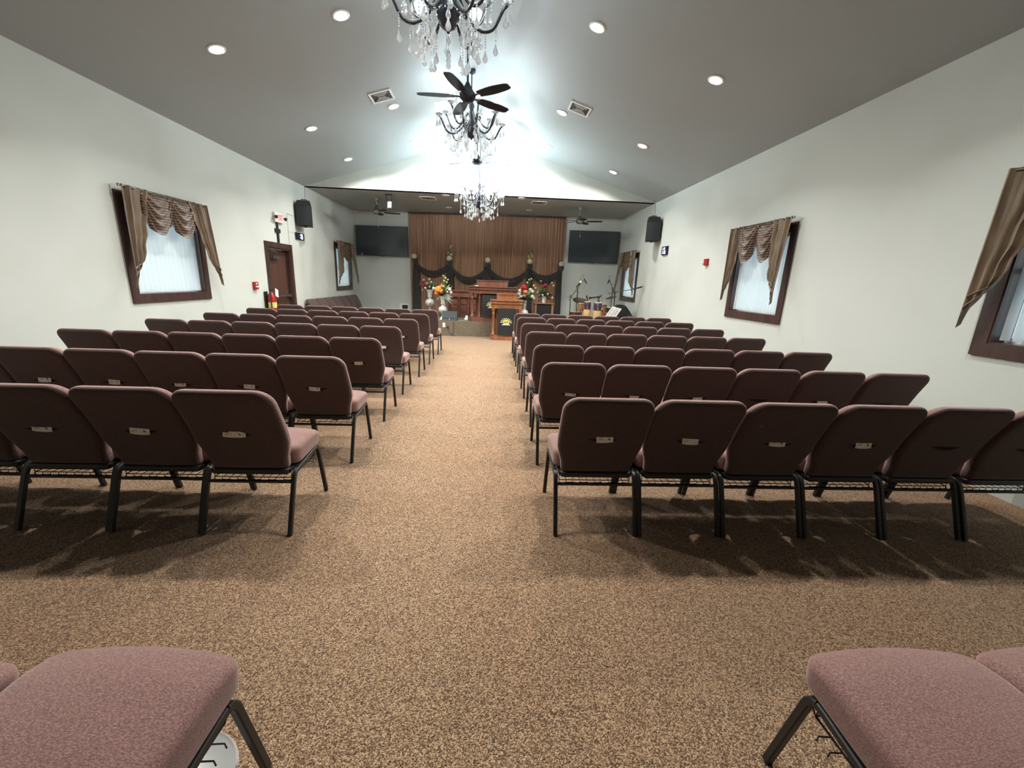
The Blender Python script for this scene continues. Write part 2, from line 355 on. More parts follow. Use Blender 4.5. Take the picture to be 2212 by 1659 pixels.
def make_valance(i, s, y0, y1, style):
    f = side_map(s, y0); W = y1-y0; zt = WZ1+.045
    lab = ['bronze striped swag valance over near left wall window', 'patterned bronze valance over far left wall window', 'bronze swag valance split over middle right wall window', 'patterned bronze valance over far right window behind the drums', 'bronze valance with long tail at right picture edge'][i]
    root = thing('window_valance', lab, 'valance', group='window valances')
    m = MB(); a0, a1 = .02, W-.02
    m.tube([f(a0-.03, .10, zt), f(a1+.03, .10, zt)], .013, 8)
    m.build('curtain_rod', M['rod'], root)
    for e in (a0-.04, a1+.04):
        m = MB(); m.ball(f(e, .10, zt), .021, 8); m.tube([f(e, .10, zt), f(e, .0, zt)], .008, 6); m.build('rod_bracket', M['chrome'], root)
    # swags
    sw = [(.18*W, .52*W), (.48*W, .84*W)] if style != 1 else [(.17*W, .84*W)]
    gap = (style == 2)
    for k, (a, b) in enumerate(sw):
        m = MB()
        def g(u, v, a=a, b=b, k=k):
            L = .27+.25*math.sin(PI*u)**.75
            if style == 1: L = .44+.06*math.sin(PI*u)+.05*math.sin(5*PI*u)
            if gap:      # each half pulled away from the middle, open in between
                uu = u if k == 0 else 1-u
                L = .56*(math.sin(PI*min(1, uu*.92+.05))**.6) if uu < .93 else .14
            t = 2*u-1
            ph = 4.2*v + 2.2*t*t*(1-.3*v)
            d = .10 + .022*math.sin(2*PI*ph)*min(1, v*3) + .012*math.sin(2*PI*12*u)*max(0, 1-v*2.5) + .03*math.sin(PI*v)*(1-t*t)+.004*k
            return f(a+(b-a)*u, d, zt+.015-v*(L+.015))
        m.grid(g, 48, 26); m.build('swag', M['damask'] if style == 1 else M['swag'], root, 70)
    # cascades
    for k in (0, 1):
        m = MB(); top = (.34 if style == 1 and k == 0 else .27)*W; LL = (1.25 if k == 0 else 1.22)
        if style == 2: LL = 1.17
        def g(u, v, k=k, LL=LL):
            zig = .05*abs(((v*4.0) % 1)-.5)
            w_ = top*(1-(.62 if style != 1 else (.12 if k == 0 else .5))*v**1.1) + zig - .02
            w_ = max(.015, w_*(1 if v < .88 else (1-v)/.12))
            s_ = u*w_; s_ = s_ if k == 0 else W-s_
            d = .11 + .020*math.sin(2*PI*(3.2*u+.2)) + .01*math.sin(2*PI*8*u)*(1-v)
            if k == 0 and style == 2: d += .10*v
            if k == 1 and style < 2: d += (.05 if i == 4 else .10)*v
            out = -.02 if k == 0 else .02
            return f(s_+out, d, zt+.016-v*(LL-.28*u*v))
        m.grid(g, 24, 30); m.build('cascade', M['gold'], root, 70)
for i, (s, a, b) in enumerate(WIN):
    d = make_window(i, s, a, b); make_blind(i, s, a, b, d); make_valance(i, s, a, b, (0, 1, 2, 1, 0)[i])

# door
f = side_map('L', DOOR[0]); W = DOOR[1]-DOOR[0]; HT = DOOR[2]
droot = tag(thing('door_1', None, None), kind='structure')
m = MB(); mbox(m, f, (0, 0, 0), (CS, .025, HT)); mbox(m, f, (W-CS, 0, 0), (W, .025, HT)); mbox(m, f, (CS, 0, HT-CS), (W-CS, .025, HT)); m.build('casing', M['trim'], droot, 0)
m = MB(); mbox(m, f, (CS, -.15, 0), (CS+.03, .01, HT-CS)); mbox(m, f, (W-CS-.03, -.15, 0), (W-CS, .01, HT-CS)); mbox(m, f, (CS+.03, -.15, HT-CS-.03), (W-CS-.03, .01, HT-CS)); m.build('jamb', M['trim'], droot, 0)
m = MB(); mbox(m, f, (CS+.03, -.13, .01), (W-CS-.03, -.085, HT-CS-.035)); m.build('door_leaf', M['door'], droot, 0)
m = MB(); mbox(m, f, (W-CS-.055, -.088, .01), (W-CS-.03, -.078, HT-CS-.08)); m.build('edge_strip', M['steel'], droot, 0)
m = MB(); m.tube([f(.17, -.02, 1.02), f(W-.17, -.02, 1.02)], .020, 8); mbox(m, f, (.15, -.086, .985), (.23, -.01, 1.055)); mbox(m, f, (W-.23, -.086, .985), (W-.15, -.01, 1.055)); m.build('push_bar', M['steel'], droot)
m = MB(); mbox(m, f, (.34, -.085, 1.80), (.60, -.015, 1.87)); m.build('closer_body', M['steel'], droot, 0)
m = MB(); m.tube([f(.50, -.03, 1.885), f(.36, .06, 1.93), f(.17, .03, 1.965)], .012, 6); m.tube([f(.5, -.03, 1.86), f(.5, -.03, 1.9)], .014, 8); m.build('closer_arm', M['steel'], droot)

# text helper: built-in font turned into mesh
def text_mesh(s, size, depth=.004):
    cu = bpy.data.curves.new('lettering', 'FONT'); cu.body = s; cu.size = size; cu.extrude = depth; cu.align_x = 'CENTER'; cu.align_y = 'CENTER'
    o = bpy.data.objects.new('lettering', cu); C.objects.link(o)
    dg = bpy.context.evaluated_depsgraph_get(); me = bpy.data.meshes.new_from_object(o.evaluated_get(dg)); C.objects.unlink(o); bpy.data.objects.remove(o)
    return me
def text_obj(name, s, size, matl, loc, rot, parent, depth=.003, sx=1):
    me = text_mesh(s, size, depth); me.materials.clear(); me.materials.append(matl)
    o = bpy.data.objects.new(name, me); C.objects.link(o); o.location = loc; o.rotation_euler = rot; o.scale = (sx, 1, 1); o.parent = parent; return o

# exit sign and wall cross
f = side_map('L', 0)
r = thing('exit_sign', 'lit red EXIT sign with two emergency lamp heads over the door', 'sign')
m = MB(); mbox(m, f, (9.235, .0, 2.545), (9.565, .05, 2.735)); m.build('housing', M['white'], r, 0)
m = MB(); mbox(m, f, (9.345, .05, 2.560), (9.555, .054, 2.722)); m.build('face', M['exitface'], r, 0)
text_obj('letters', 'EXIT', .155, M['exit'], (XL+.056, 9.45, 2.641), (PI/2, 0, PI/2), r, .002, .58)
for yy in (9.21, 9.60):
    m = MB(); m.lathe([(.012, 0), (.03, .02), (.038, .055), (.030, .06)], f(yy, .05, 2.65), 10, axis=(1, .0, -.35)); m.build('lamp_head', M['plastic'], r)
m = MB(); mbox(m, f, (9.325, 0, 2.135), (9.39, .025, 2.54)); mbox(m, f, (9.255, .0, 2.335), (9.455, .027, 2.415)); tag(m.build('wall_cross', M['plastic'], smooth=0), 'black wooden cross on the wall between exit sign and door', 'cross')

# clocks
def clock(name, side, y0, y1, z0, z1, label):
    f = side_map(side, 0); r = thing(name, label, 'clock')
    m = MB(); mbox(m, f, (y0, 0, z0), (y1, .035, z1)); m.build('case', M['ledblue'], r, 0)
    return r
r = clock('digital_clock', 'L', 10.16, 10.56, 2.285, 2.435, 'dark digital wall clock showing :8 beside the door')
f = side_map('L', 0); m = MB(); zc = 2.36
for dz in (-.03, .03): mbox(m, f, (10.345, .035, zc+dz-.011), (10.367, .039, zc+dz+.011))
def seg8(m, f, a, wd, zc, h, t=.013, on='abcdefg', d=.035):
    S = dict(a=((a, zc+h-t), (a+wd, zc+h)), d=((a, zc-h), (a+wd, zc-h+t)), g=((a, zc-t/2), (a+wd, zc+t/2)), f=((a, zc), (a+t, zc+h)), b=((a+wd-t, zc), (a+wd, zc+h)), e=((a, zc-h), (a+t, zc)), c=((a+wd-t, zc-h), (a+wd, zc)))
    for k in on: (p, q), (r_, s_) = S[k]; mbox(m, f, (p, d, q), (r_, d+.004, s_))
seg8(m, f, 10.40, .075, zc, .055); m.build('digits', M['led'], r, 0)
m = MB(); seg8(m, f, 10.21, .055, zc, .045, on='bc'); m.build('dim_digit', M['leddim'], r, 0)
r = clock('digital_clock', 'R', 9.70, 10.02, 2.25, 2.44, 'dark two line digital wall clock on the right wall')
f = side_map('R', 0); m = MB()
seg8(m, f, 9.90, .045, 2.385, .032, .010, 'bc'); seg8(m, f, 9.83, .045, 2.385, .032, .010, 'abcef')
seg8(m, f, 9.91, .04, 2.305, .032, .010, 'bc'); seg8(m, f, 9.855, .03, 2.305, .032, .010, 'bc'); seg8(m, f, 9.79, .045, 2.305, .032, .010, 'abcdef'); m.build('digits', M['led'], r, 0)

# fire alarm devices
f = side_map('L', 0)
r = thing('fire_alarm_pull', 'red fire alarm pull station on wall left of door', 'alarm')
m = MB(); mbox(m, f, (8.22, 0, 1.19), (8.35, .045, 1.33)); m.build('case', M['red'], r, 0)
m = MB(); mbox(m, f, (8.245, .045, 1.23), (8.325, .056, 1.255)); mbox(m, f, (8.26, .045, 1.285), (8.31, .05, 1.31)); m.build('handle', M['white'], r, 0)
f = side_map('R', 0)
r = thing('alarm_strobe', 'small red alarm strobe with clear lens on right wall', 'alarm')
m = MB(); mbox(m, f, (7.78, 0, 1.94), (7.90, .04, 2.06)); m.build('case', M['red'], r, 0)
m = MB(); m.ball(f(7.87, .05, 1.975), .028, 10); m.build('strobe_lens', M['chrome'], r)
# extinguisher
r = thing('fire_extinguisher', 'red fire extinguisher with white tag hung left of the door', 'fire extinguisher', (XL+.11, 8.66, .62))
m = MB(); m.lathe([(.0, 0), (.07, .0), (.078, .02), (.078, .40), (.06, .47), (.028, .50), (.028, .53)], n=18); m.build('cylinder', M['red'], r)
m = MB(); m.lathe([(.0795, .20), (.0795, .31)], n=18); m.build('yellow_label', M['label_y'], r); tag(r.children[-1], 'yellow and white instruction label')
m = MB(); m.lathe([(.0797, .03), (.0797, .11)], n=18); m.build('white_label', M['wlogo'], r)
m = MB(); m.box((-.012, -.05, .53), (.012, .07, .545)); m.box((-.012, -.05, .56), (.012, .09, .575)); m.lathe([(.02, .5), (.02, .565)], n=8); m.build('valve_handle', M['plastic'], r)
m = MB(); m.tube([(.0, -.03, .53), (.03, -.09, .5), (.03, -.10, .35), (.03, -.085, .15)], .010, 6); m.build('hose', M['plastic'], r)
m = MB(); m.add([(.085, -.02, .44), (.085, .09, .40), (.087, .10, .55), (.087, -.01, .59), (.089, -.02, .44), (.089, .09, .40), (.091, .10, .55), (.091, -.01, .59)], [(0, 1, 2, 3), (7, 6, 5, 4), (0, 4, 5, 1), (1, 5, 6, 2), (2, 6, 7, 3), (3, 7, 4, 0)]); m.build('inspection_tag', M['wlogo'], r, 0)
m = MB(); m.box((-.10, -.09, -.02), (-.085, .02, .52)); m.build('wall_bracket', M['plastic'], r, 0)

# outlets, switch, vent on far wall
f = side_map('L', 0)
m = MB(); mbox(m, f, (11.78, 0, 1.14), (11.86, .008, 1.26)); mbox(m, f, (11.81, .008, 1.18), (11.83, .014, 1.22)); tag(m.build('light_switch', M['wall'], smooth=0), 'pale light switch on left wall before the far window', 'switch')
m = MB(); m.box((-1.355, STY-.008, .235), (-1.285, STY, .355)); m.box((-1.335, STY-.011, .25), (-1.305, STY-.008, .285), 1); m.box((-1.335, STY-.011, .305), (-1.305, STY-.008, .34), 1)
tag(m.build('power_outlet', [M['wlogo'], M['paper']], smooth=0), 'white power outlet on the front of the platform', 'outlet')
m = MB(); m.tube([(-1.20, STY-.02, .24), (-1.19, STY-.03, .14), (-1.12, STY-.035, .06), (-1.10, STY-.03, .012), (-1.0, STY-.05, .008)], .006, 6); m.tube([(-1.21, STY-.018, .26), (-1.21, STY-.018, .22)], .02, 8)
m.tube([(-1.06, STY-.012, .40), (-1.05, STY-.012, .2), (-1.08, STY-.03, .01)], .005, 6)
tag(m.build('electric_cable', M['plastic']), 'black cord hanging down the platform front to the carpet', 'cord')
r = thing('wall_vent', 'small dark square vent in white frame left of curtain', 'vent', (-3.0, yback(-3.0), .55), -.087)
m = MB(); m.box((-.15, -.02, -.11), (.15, 0, .11)); m.build('frame', M['white'], r, 0)
m = MB(); m.box((-.06, -.024, -.07), (.13, -.02, .06)); m.build('grille', M['plastic'], r, 0)

# televisions
def tv(x0, x1, z0, z1, label, marks):
    xc = (x0+x1)/2; r = thing('television', label, 'television', (xc, yback(xc), (z0+z1)/2), -.087, 'flat screens beside the curtain')
    w_, h_ = (x1-x0)/2, (z1-z0)/2
    m = MB(); m.box((-.25, -.05, -.2), (.25, 0, .2)); m.build('wall_mount', M['plastic'], r, 0)
    m = MB(); m.box((-w_, -.10, -h_), (w_, -.05, h_)); m.build('bezel', M['plastic'], r, 0)
    m = MB(); m.box((-w_+.012, -.103, -h_+.012), (w_-.012, -.10, h_-.012)); m.build('screen', M['tv'], r, 0)
    m = MB(); m.box((-.06, -.108, -h_-.012), (.06, -.07, -h_)); m.build('sensor_bar', M['plastic'], r, 0)
tv(-4.50, -2.79, 2.17, 3.10, 'large dark flat screen on wall left of the curtain', 0)
tv(2.40, 3.98, 2.19, 3.16, 'large dark flat screen on wall right of the curtain', 1)

# hung loudspeakers
def pa(side, yc, label):
    s = 1 if side == 'L' else -1; x = (XL+.19) if side == 'L' else (XR-.19)
    r = thing('loudspeaker', label, 'speaker', (x, yc, 2.58), s*math.radians(10), 'hung loudspeakers')
    m = MB(); m.prism([(-.165, -.13), (.165, -.13), (.12, .15), (-.12, .15)], 0, .46)
    m.add([(-.165, -.13, .46), (.165, -.13, .46), (.12, .15, .46), (-.12, .15, .46), (-.13, -.10, .56), (.13, -.10, .56), (.10, .13, .56), (-.10, .13, .56)], [(0, 1, 5, 4), (1, 2, 6, 5), (2, 3, 7, 6), (3, 0, 4, 7), (4, 5, 6, 7)])
    m.build('cabinet', M['plastic'], r, 25)
    m = MB(); m.grid(lambda u, v: (-.152+.304*u, -.132-.012*math.sin(PI*u), .02+.42*v), 10, 2); m.build('grille', M['grille'], r)
    m = MB(); m.tube([(-.06, -.02, .56), (-.06, -.02, .585), (.06, -.02, .585), (.06, -.02, .56)], .010, 6); m.build('top_handle', M['plastic'], r)
    m = MB(); m.lathe([(.02, 0), (.02, -.025)], (0, -.05, 0), 8); m.build('bottom_bolt', M['plastic'], r)
    m = MB(); m.tube([(.0, .10, .30), (-s*.18, .16, .30)], .015, 6); m.build('wall_arm', M['plastic'], r)
    m = MB(); m.tube([(0.02, .0, .56), (0.02, .06, .80), (0.0, .12, .965)], .004, 5); m.build('cable', M['plastic'], r)
pa('L', 10.35, 'black loudspeaker hung on left wall above the clock')
pa('R', 10.35, 'black loudspeaker hung on right wall above the clock')
m = MB(); f = side_map('L', 0)
m.tube([f(10.2, .008, 2.78), f(9.85, .008, 2.79), f(9.85, .008, 2.40), f(9.85, .008, 2.14)], .005, 5); m.tube([f(9.85, .008, 2.43), f(10.16, .008, 2.40)], .003, 5)
tag(m.build('wall_conduit', M['wall']), 'thin painted cable run on left wall between door and clock', 'cable')

# ------------------------------------------------------------------ ceiling fixtures
def frame_on_slope(x, y):
    side = -1 if x < XP else 1
    nx = -(ZP-ZE)/((XP-XL) if side < 0 else (XR-XP)) * (-side)
    n = Vector((nx, 0, 1)).normalized()  # upward normal of slope
    return Vector((x, y, zslope(x))), n
canpos = [(-3.2, 'outer left'), (-1.79, 'inner left'), (1.14, 'inner right'), (2.63, 'outer right')]
rows = [(3.15, None), (5.56, 'nearest'), (8.05, 'middle'), (9.89, 'farthest')]
for y, rn in rows:
    for x, cn in canpos:
        p, n = frame_on_slope(x, y)
        lab = f'glowing recessed ceiling lamp, {rn} of the {cn} line' if rn else f'recessed ceiling lamp above the picture, {cn} line'
        r = thing('recessed_light', lab, 'ceiling light', p, 0, 'recessed ceiling lamps')
        r.rotation_euler = n.to_track_quat('Z', 'Y').to_euler()
        m = MB(); m.lathe([(.095, -.001), (.10, -.006), (.085, -.014), (.072, -.010), (.072, -.001)], n=24); m.build('trim_ring', M['white'], r)
        m = MB(); m.lathe([(.0001, -.012), (.04, -.011), (.072, -.006)], n=20); m.build('lens', M['lens'], r)
        lg = lamp('lamp_glow', 'AREA', (0, 0, -.03), CAN_W*(1.3 if y > 9 else 1) if rn else CAN_W*.85, CAN_COL, r, .13)
        if y > 9: lg.data.spread = math.radians(162)
def diffuser(p, rot, sx_, sy_, label, parentname='ceiling_vent'):
    r = thing(parentname, label, 'vent', p, 0, 'square ceiling vents'); r.rotation_euler = rot
    m = MB(); a, b = sx_/2, sy_/2; q = .028
    for x0, y0, x1, y1 in ((-a, -b, a, -b+q), (-a, b-q, a, b), (-a, -b+q, -a+q, b-q), (a-q, -b+q, a, b-q)): m.box((x0, y0, -.016), (x1, y1, 0))
    m.build('frame', M['white'], r, 0)
    m = MB(); m.box((-a+q, -b+q, -.003), (a-q, b-q, 0)); m.build('backing', M['plastic'], r, 0)
    for k in range(6):      # louvres in two mirrored triangles
        t = (k+.5)/6; m = MB(); x = -a+q+(a-q)*t
        l = (b-q)*(1-t*.75)
        for sg in (-1, 1): m.box((sg*abs(x)-.006, -l, -.013), (sg*abs(x)+.006, l, -.004))
        m.build('louvre', M['steel'] if k % 2 else M['white'], r, 0)
for x, y, lab in ((-1.87, 7.59, 'white louvred vent on left ceiling slope beside a lamp'), (1.37, 7.65, 'white louvred vent on right ceiling slope beside a lamp')):
    p, n = frame_on_slope(x, y); q = n.to_track_quat('Z', 'Y').to_euler(); diffuser(p, q, .36, .36, lab)
diffuser((-1.75, 11.6, ZE), (0, 0, 0), .40, .40, 'white flat vent in platform ceiling left of centre')
diffuser((1.15, 11.5, ZE), (0, 0, 0), .40, .40, 'white flat vent in platform ceiling right of centre')
for x, y, lab in ((-1.25, 11.1, 'unlit round recessed lamp in platform ceiling, left one'), (.67, 11.0, 'unlit round recessed lamp in platform ceiling, right one'), (-1.35, 12.9, 'unlit recessed lamp deeper in platform ceiling, left'), (1.0, 12.7, 'unlit recessed lamp deeper in platform ceiling, right')):
    r = thing('recessed_light', lab, 'ceiling light', (x, y, ZE), 0, 'unlit recessed lamps')
    m = MB(); m.lathe([(.095, -.001), (.10, -.006), (.085, -.014), (.072, -.010), (.072, -.001)], n=24); m.build('trim_ring', M['white'], r)
    m = MB(); m.lathe([(.0001, -.004), (.072, -.003)], n=20); m.build('lens', M['offlens'], r)

def fan(x, y, zh, ztop, ang0, label, R=.66, metal='blade', hub='blade', small=False):
    r = thing('ceiling_fan', label, 'ceiling fan', (x, y, zh), 0, 'ceiling fans')
    m = MB(); m.tube([(0, 0, .10), (0, 0, ztop-zh-.05)], .014, 10); m.build('downrod', M[hub], r)
    m = MB(); m.lathe([(.07, ztop-zh), (.065, ztop-zh-.04), (.02, ztop-zh-.09)], n=16); m.build('canopy', M[hub], r)
    m = MB(); m.lathe([(.0, -.075), (.06, -.07), (.085, -.045), (.105, -.02), (.11, .02), (.075, .06), (.035, .13), (.02, .16)], n=24); m.build('motor_housing', M[hub], r)
    for k in range(5):
        a = math.radians(ang0+72*k); bm = MB()
        br = MB(); br.box((.08, -.018, -.012), (.22, .018, -.004)); 
        b2 = br.build('blade_arm', M[hub], r, 0); b2.rotation_euler = (0, 0, a)
        def g(u, v, top=0):
            wd = .058+.022*math.sin(PI*min(1, u*1.05)) ; wd *= 1 if u < .93 else (1-((u-.93)/.07)**2*.35)
            t = (v*2-1); X = .18+(R-.18)*u; Y = t*wd
            return (X, Y, -.004 - Y*.12)
        n = 14; vs = []
        for i in range(n+1):
            for j in range(3):
                X, Y, Z = g(i/n, j/2); vs.append((X, Y, Z)); 
        o_ = len(vs); vs += [(X, Y, Z-.007) for X, Y, Z in vs]
        fs = []
        for i in range(n):
            for j in range(2):
                q = i*3+j; fs.append((q, q+3, q+4, q+1)); fs.append((o_+q, o_+q+1, o_+q+4, o_+q+3))
            fs.append((i*3, o_+i*3, o_+i*3+3, i*3+3)); fs.append((i*3+2, i*3+5, o_+i*3+5, o_+i*3+2))
        fs.append((0, 1, o_+1, o_)); fs.append((1, 2, o_+2, o_+1)); e = n*3; fs.append((e, o_+e, o_+e+1, e+1)); fs.append((e+1, o_+e+1, o_+e+2, e+2))
        bm.add(vs, fs); bl = bm.build('blade', M[metal], r, 40); bl.rotation_euler = (0, 0, a)
    m = MB(); m.tube([(.03, -.02, -.07), (.035, -.02, -.36)], .002, 4); m.tube([(.035, -.02, -.36), (.035, -.02, -.42)], .006, 6); m.build('pull_chain', M['chrome'], r)
fan(-.395, 6.15, 3.86, zslope(-.395), -108, 'black five blade fan on long rod behind nearest chandelier')
fan(-.40, 9.52, 3.94, zslope(-.40), 12, 'black five blade fan farther back, in front of the gable')
fan(-3.2, 12.0, 3.22, ZE, 20, 'steel and dark blade fan over platform, left of curtain', .62, 'blade_brown', 'steel')
fan(2.35, 11.95, 3.20, ZE, -15, 'steel and dark blade fan over platform, right of curtain', .62, 'blade_brown', 'steel')

r = thing('camera_mount', 'white camera on dark bracket under the left platform ceiling', 'camera', (-2.70, 11.35, ZE))
m = MB(); m.box((-.09, -.05, -.015), (.09, .05, 0)); m.tube([(-.08, 0, -.01), (-.06, 0, -.14), (.0, 0, -.20)], .012, 6); m.tube([(.08, 0, -.01), (.07, 0, -.14), (.0, 0, -.20)], .012, 6); m.build('bracket', M['plastic'], r)
m = MB(); m.lathe([(.0, 0), (.05, .0), (.055, .03), (.055, .15), (.03, .17)], (0, 0, -.33), 14, axis=(.1, -.2, 1)); m.build('housing', M['white'], r)
m = MB(); m.lathe([(.0, 0), (.035, 0), (.035, .04)], (.01, -.02, -.36), 12, axis=(.1, -.3, 1)); m.build('lens', M['plastic'], r)

# chandeliers
def arc_pts(fn, n): return [fn(i/n) for i in range(n+1)]
def chandelier(x, y, zb, ztop, R, label, rot0, power):
    """zb = height of the arm ring bottom; local z=0 at zb"""
    r = thing('chandelier', label, 'chandelier', (x, y, zb), rot0, 'crystal chandeliers')
    k = R/.55; H = ztop-zb
    m = MB(); m.tube([(0, 0, .42*k), (0, 0, H-.03)], .009, 8); m.build('stem', M['armglass'], r)
    m = MB(); m.lathe([(.065, H), (.06, H-.03), (.015, H-.06)], n=16); m.build('canopy', M['armglass'], r)
    prof = [(.0, -.10), (.012, -.095), (.016, -.08), (.05, -.06), (.075, -.035), (.07, -.015), (.085, .0), (.10, .04), (.10, .09), (.06, .14), (.035, .20), (.05, .27), (.03, .34), (.045, .40), (.02, .46)]
    m = MB(); n = 28; vs = []; fs = []
    for q, (rr, z) in enumerate(prof):
        for j in range(n): fl = 1+(.06 if j % 2 else -.04)*(1 if rr > .03 else 0); vs.append((rr*k*fl*math.cos(2*PI*j/n), rr*k*fl*math.sin(2*PI*j/n), z*k))
    for i in range(len(prof)-1):
        for j in range(n): fs.append((i*n+j, i*n+(j+1) % n, (i+1)*n+(j+1) % n, (i+1)*n+j))
    m.add(vs, fs); m.build('body', M['armglass'], r, 60)
    n = 12
    arm = MB(); dish = MB(); bulb = MB()
    def apath(t, Rm, dz):
        # from hub out, dips, rises at the tip
        rr = .08+(Rm-.08)*t; z = dz + .05*math.cos(t*PI*.9)*1.0 - .16*math.sin(PI*min(1, t*1.08))*(1) + .10*max(0, t-.75)/.25*1.2
        return rr*k, z*k
    for j in range(n):
        up = j % 2; Rm = .53 if not up else .44; dz = .10 if not up else .22
        a = 2*PI*j/n; ca, sa = math.cos(a), math.sin(a)
        pts = []
        for i in range(15):
            rr, z = apath(i/14, Rm, dz); pts.append((rr*ca, rr*sa, z))
        m = MB(); m.tube(pts, .0125*k, 8); ar = m.build('arm', M['armglass'], r, 60)
        m = MB(); m.tube([(p[0], p[1], p[2]+.020*k) for p in pts], .010*k, 6); m.build('arm_glass', M['clear'], ar, 60)
        ex, ey, ez = pts[-1]
        m = MB(); m.lathe([(.008, 0), (.02, .005), (.055, .022), (.062, .034), (.056, .034), (.02, .014), (.016, .06), (.016, .02)], (ex, ey, ez), 16)
        for s_ in range(0): pass
        ds = m.build('bobeche', M['clear'], ar, 60)
        m = MB(); m.lathe([(.013, .02), (.013, .07), (.010, .075)], (ex, ey, ez), 8); m.build('candle_sleeve', M['white'], ar)
        m = MB(); m.lathe([(.004, .072), (.014, .088), (.017, .105), (.010, .13), (.001, .15)], (ex, ey, ez), 10); m.build('bulb', M['bulb'], ar)
        # open glass cup round the bulb
        m = MB(); m.lathe([(.02, .03), (.048, .05), (.066, .09), (.060, .13), (.070, .17)], (ex, ey, ez), 16); m.build('glass_cup', M['clear'], ar, 60)
        def strand(px, py, pz, length, beads, big):
            m = MB(); 
            for b in range(beads): m.ball((px, py, pz-length*b/beads), .009*k, 6)
            z0 = pz-length; m.lathe([(.001, 0), (.006, -.012), (.010, -.03), (.022, -.062), (.025, -.078), (.015, -.095), (.001, -.104)], (px, py, z0), 8 if not big else 10)
            m.build('crystal_strand', M['crystal'], r, 50)
        strand(ex*1.06, ey*1.06, ez+.01, .06+.02*up, 3, 0)
        strand(ex*.99-sa*.05, ey*.99+ca*.05, ez, .05, 3, 0)
        mid = pts[8]; strand(mid[0], mid[1], mid[2]-.01, (.13 if not up else .17)*k, 6, 1)
        ip = pts[4]; strand(ip[0]*1.1, ip[1]*1.1, ip[2]-.01, (.15 if not up else .10)*k, 6, 1)
        p6 = pts[6]; strand(p6[0], p6[1], p6[2]-.01, .16*k, 7, 0); p11 = pts[11]; strand(p11[0]-sa*.02, p11[1]+ca*.02, p11[2]-.01, .12*k, 6, 0)
        # bead swag from body to arm
        m = MB()
        for b in range(9):
            t = b/8; rr0, z0 = .095*k, .09*k; X = ca*(rr0+(mid[0]/(ca if abs(ca) > .1 else 1e9) - rr0)*t) if False else (ca*rr0*(1-t)+mid[0]*t); Y = sa*rr0*(1-t)+mid[1]*t
            Z = z0*(1-t)+mid[2]*t - .05*math.sin(PI*t); m.ball((X, Y, Z), .007*k, 6)
        m.build('bead_swag', M['crystal'], r, 50)
        if j % 2 == 0:
            lamp('bulb_glow', 'POINT', (ex, ey, ez+.17), CHAND_W*power, CHAND_COL, r, .03)
    m = MB()
    for b in range(8): m.ball((0, 0, -.11*k-.16*k*b/8), .006, 6)
    m.lathe([(.001, 0), (.008, -.015), (.02, -.062), (.022, -.075), (.013, -.090), (.001, -.098)], (0, 0, -.28*k), 10); m.build('centre_drop', M['crystal'], r, 50)
    return r
chandelier(-.46, 4.38, 3.77, zslope(-.46), .55, 'crystal chandelier cut by the top of the picture, nearest one', .1, .30)
chandelier(-.42, 7.55, 3.86, zslope(-.42), .55, 'crystal chandelier between the two black fans, middle one', .3, .20)
chandelier(-.36, 10.18, 3.20, zslope(-.36), .55, 'crystal chandelier hanging before the gable wall, farthest one', .2, 3.0)

# ------------------------------------------------------------------ church chairs
PW = .53
def rr_outline(hw, hv, R, Rb=None, nc=7, ns=8):
    """closed rounded rectangle, centred, counter-clockwise, with evenly many points whatever the radius"""
    R = max(.002, min(R, hw-.001, hv-.001)); Q = R if Rb is None else max(.002, Rb); P = []
    C4 = [(hw-R, hv-R, 0, R), (-(hw-R), hv-R, 90, R), (-(hw-Q), -(hv-Q), 180, Q), (hw-Q, -(hv-Q), 270, Q)]
    for q, (cx, cy, a0, R) in enumerate(C4):
        for k in range(nc+1):
            a = math.radians(a0+90*k/nc); P.append((cx+R*math.cos(a), cy+R*math.sin(a)))
        nx, ny, _, R2 = C4[(q+1) % 4]; a = math.radians(a0+90)
        e0 = P[-1]; e1 = (nx+R2*math.cos(a), ny+R2*math.sin(a))
        for k in range(1, ns): P.append((e0[0]+(e1[0]-e0[0])*k/ns, e0[1]+(e1[1]-e0[1])*k/ns))
    return P
def pillow(m, hw, hv, th, R, rb, rt, fn, split=None, Rl=None):
    """padded slab: outline in (u,v), thickness along w from -th (bottom) to th (top); rb, rt edge radii"""
    rings = []
    def ring(o, w_): rings.append([(u, v, w_) for u, v in rr_outline(hw-o, hv-o, R-o, None if Rl is None else Rl-o)])
    for f_ in (.12, .3, .5, .7, .86): rings.append([(u*f_, v*f_, -th) for u, v in rr_outline(hw-rb, hv-rb, R-rb, None if Rl is None else Rl-rb)])
    for k in range(6): a = PI/2*k/5; ring(rb*(1-math.sin(a)), -th+rb*(1-math.cos(a)))
    for k in range(6): a = PI/2*k/5; ring(rt*(1-math.cos(a)), th-rt*(1-math.sin(a)))
    for f_ in (.86, .7, .5, .3, .12): rings.append([(u*f_, v*f_, th) for u, v in rr_outline(hw-rt, hv-rt, R-rt, None if Rl is None else Rl-rt)])
    n = len(rings[0]); vs = [fn(p) for r_ in rings for p in r_]; o = len(m.v)
    m.add(vs, [tuple(range(n))[::-1]], 1 if split else 0); m.v = m.v; m.add([], [], 0)
    for i in range(len(rings)-1):
        mi = 1 if (split and i < split) else 0
        for k in range(n): m.f.append((o+i*n+k, o+i*n+(k+1) % n, o+(i+1)*n+(k+1) % n, o+(i+1)*n+k)); m.m.append(mi)
    m.f.append(tuple(o+(len(rings)-1)*n+k for k in range(n))); m.m.append(0)
def back_y(z):                # centre plane of the leaning backrest
    t = (z-.37)/.54; return .150-.215*t+.022*math.sin(PI*t)
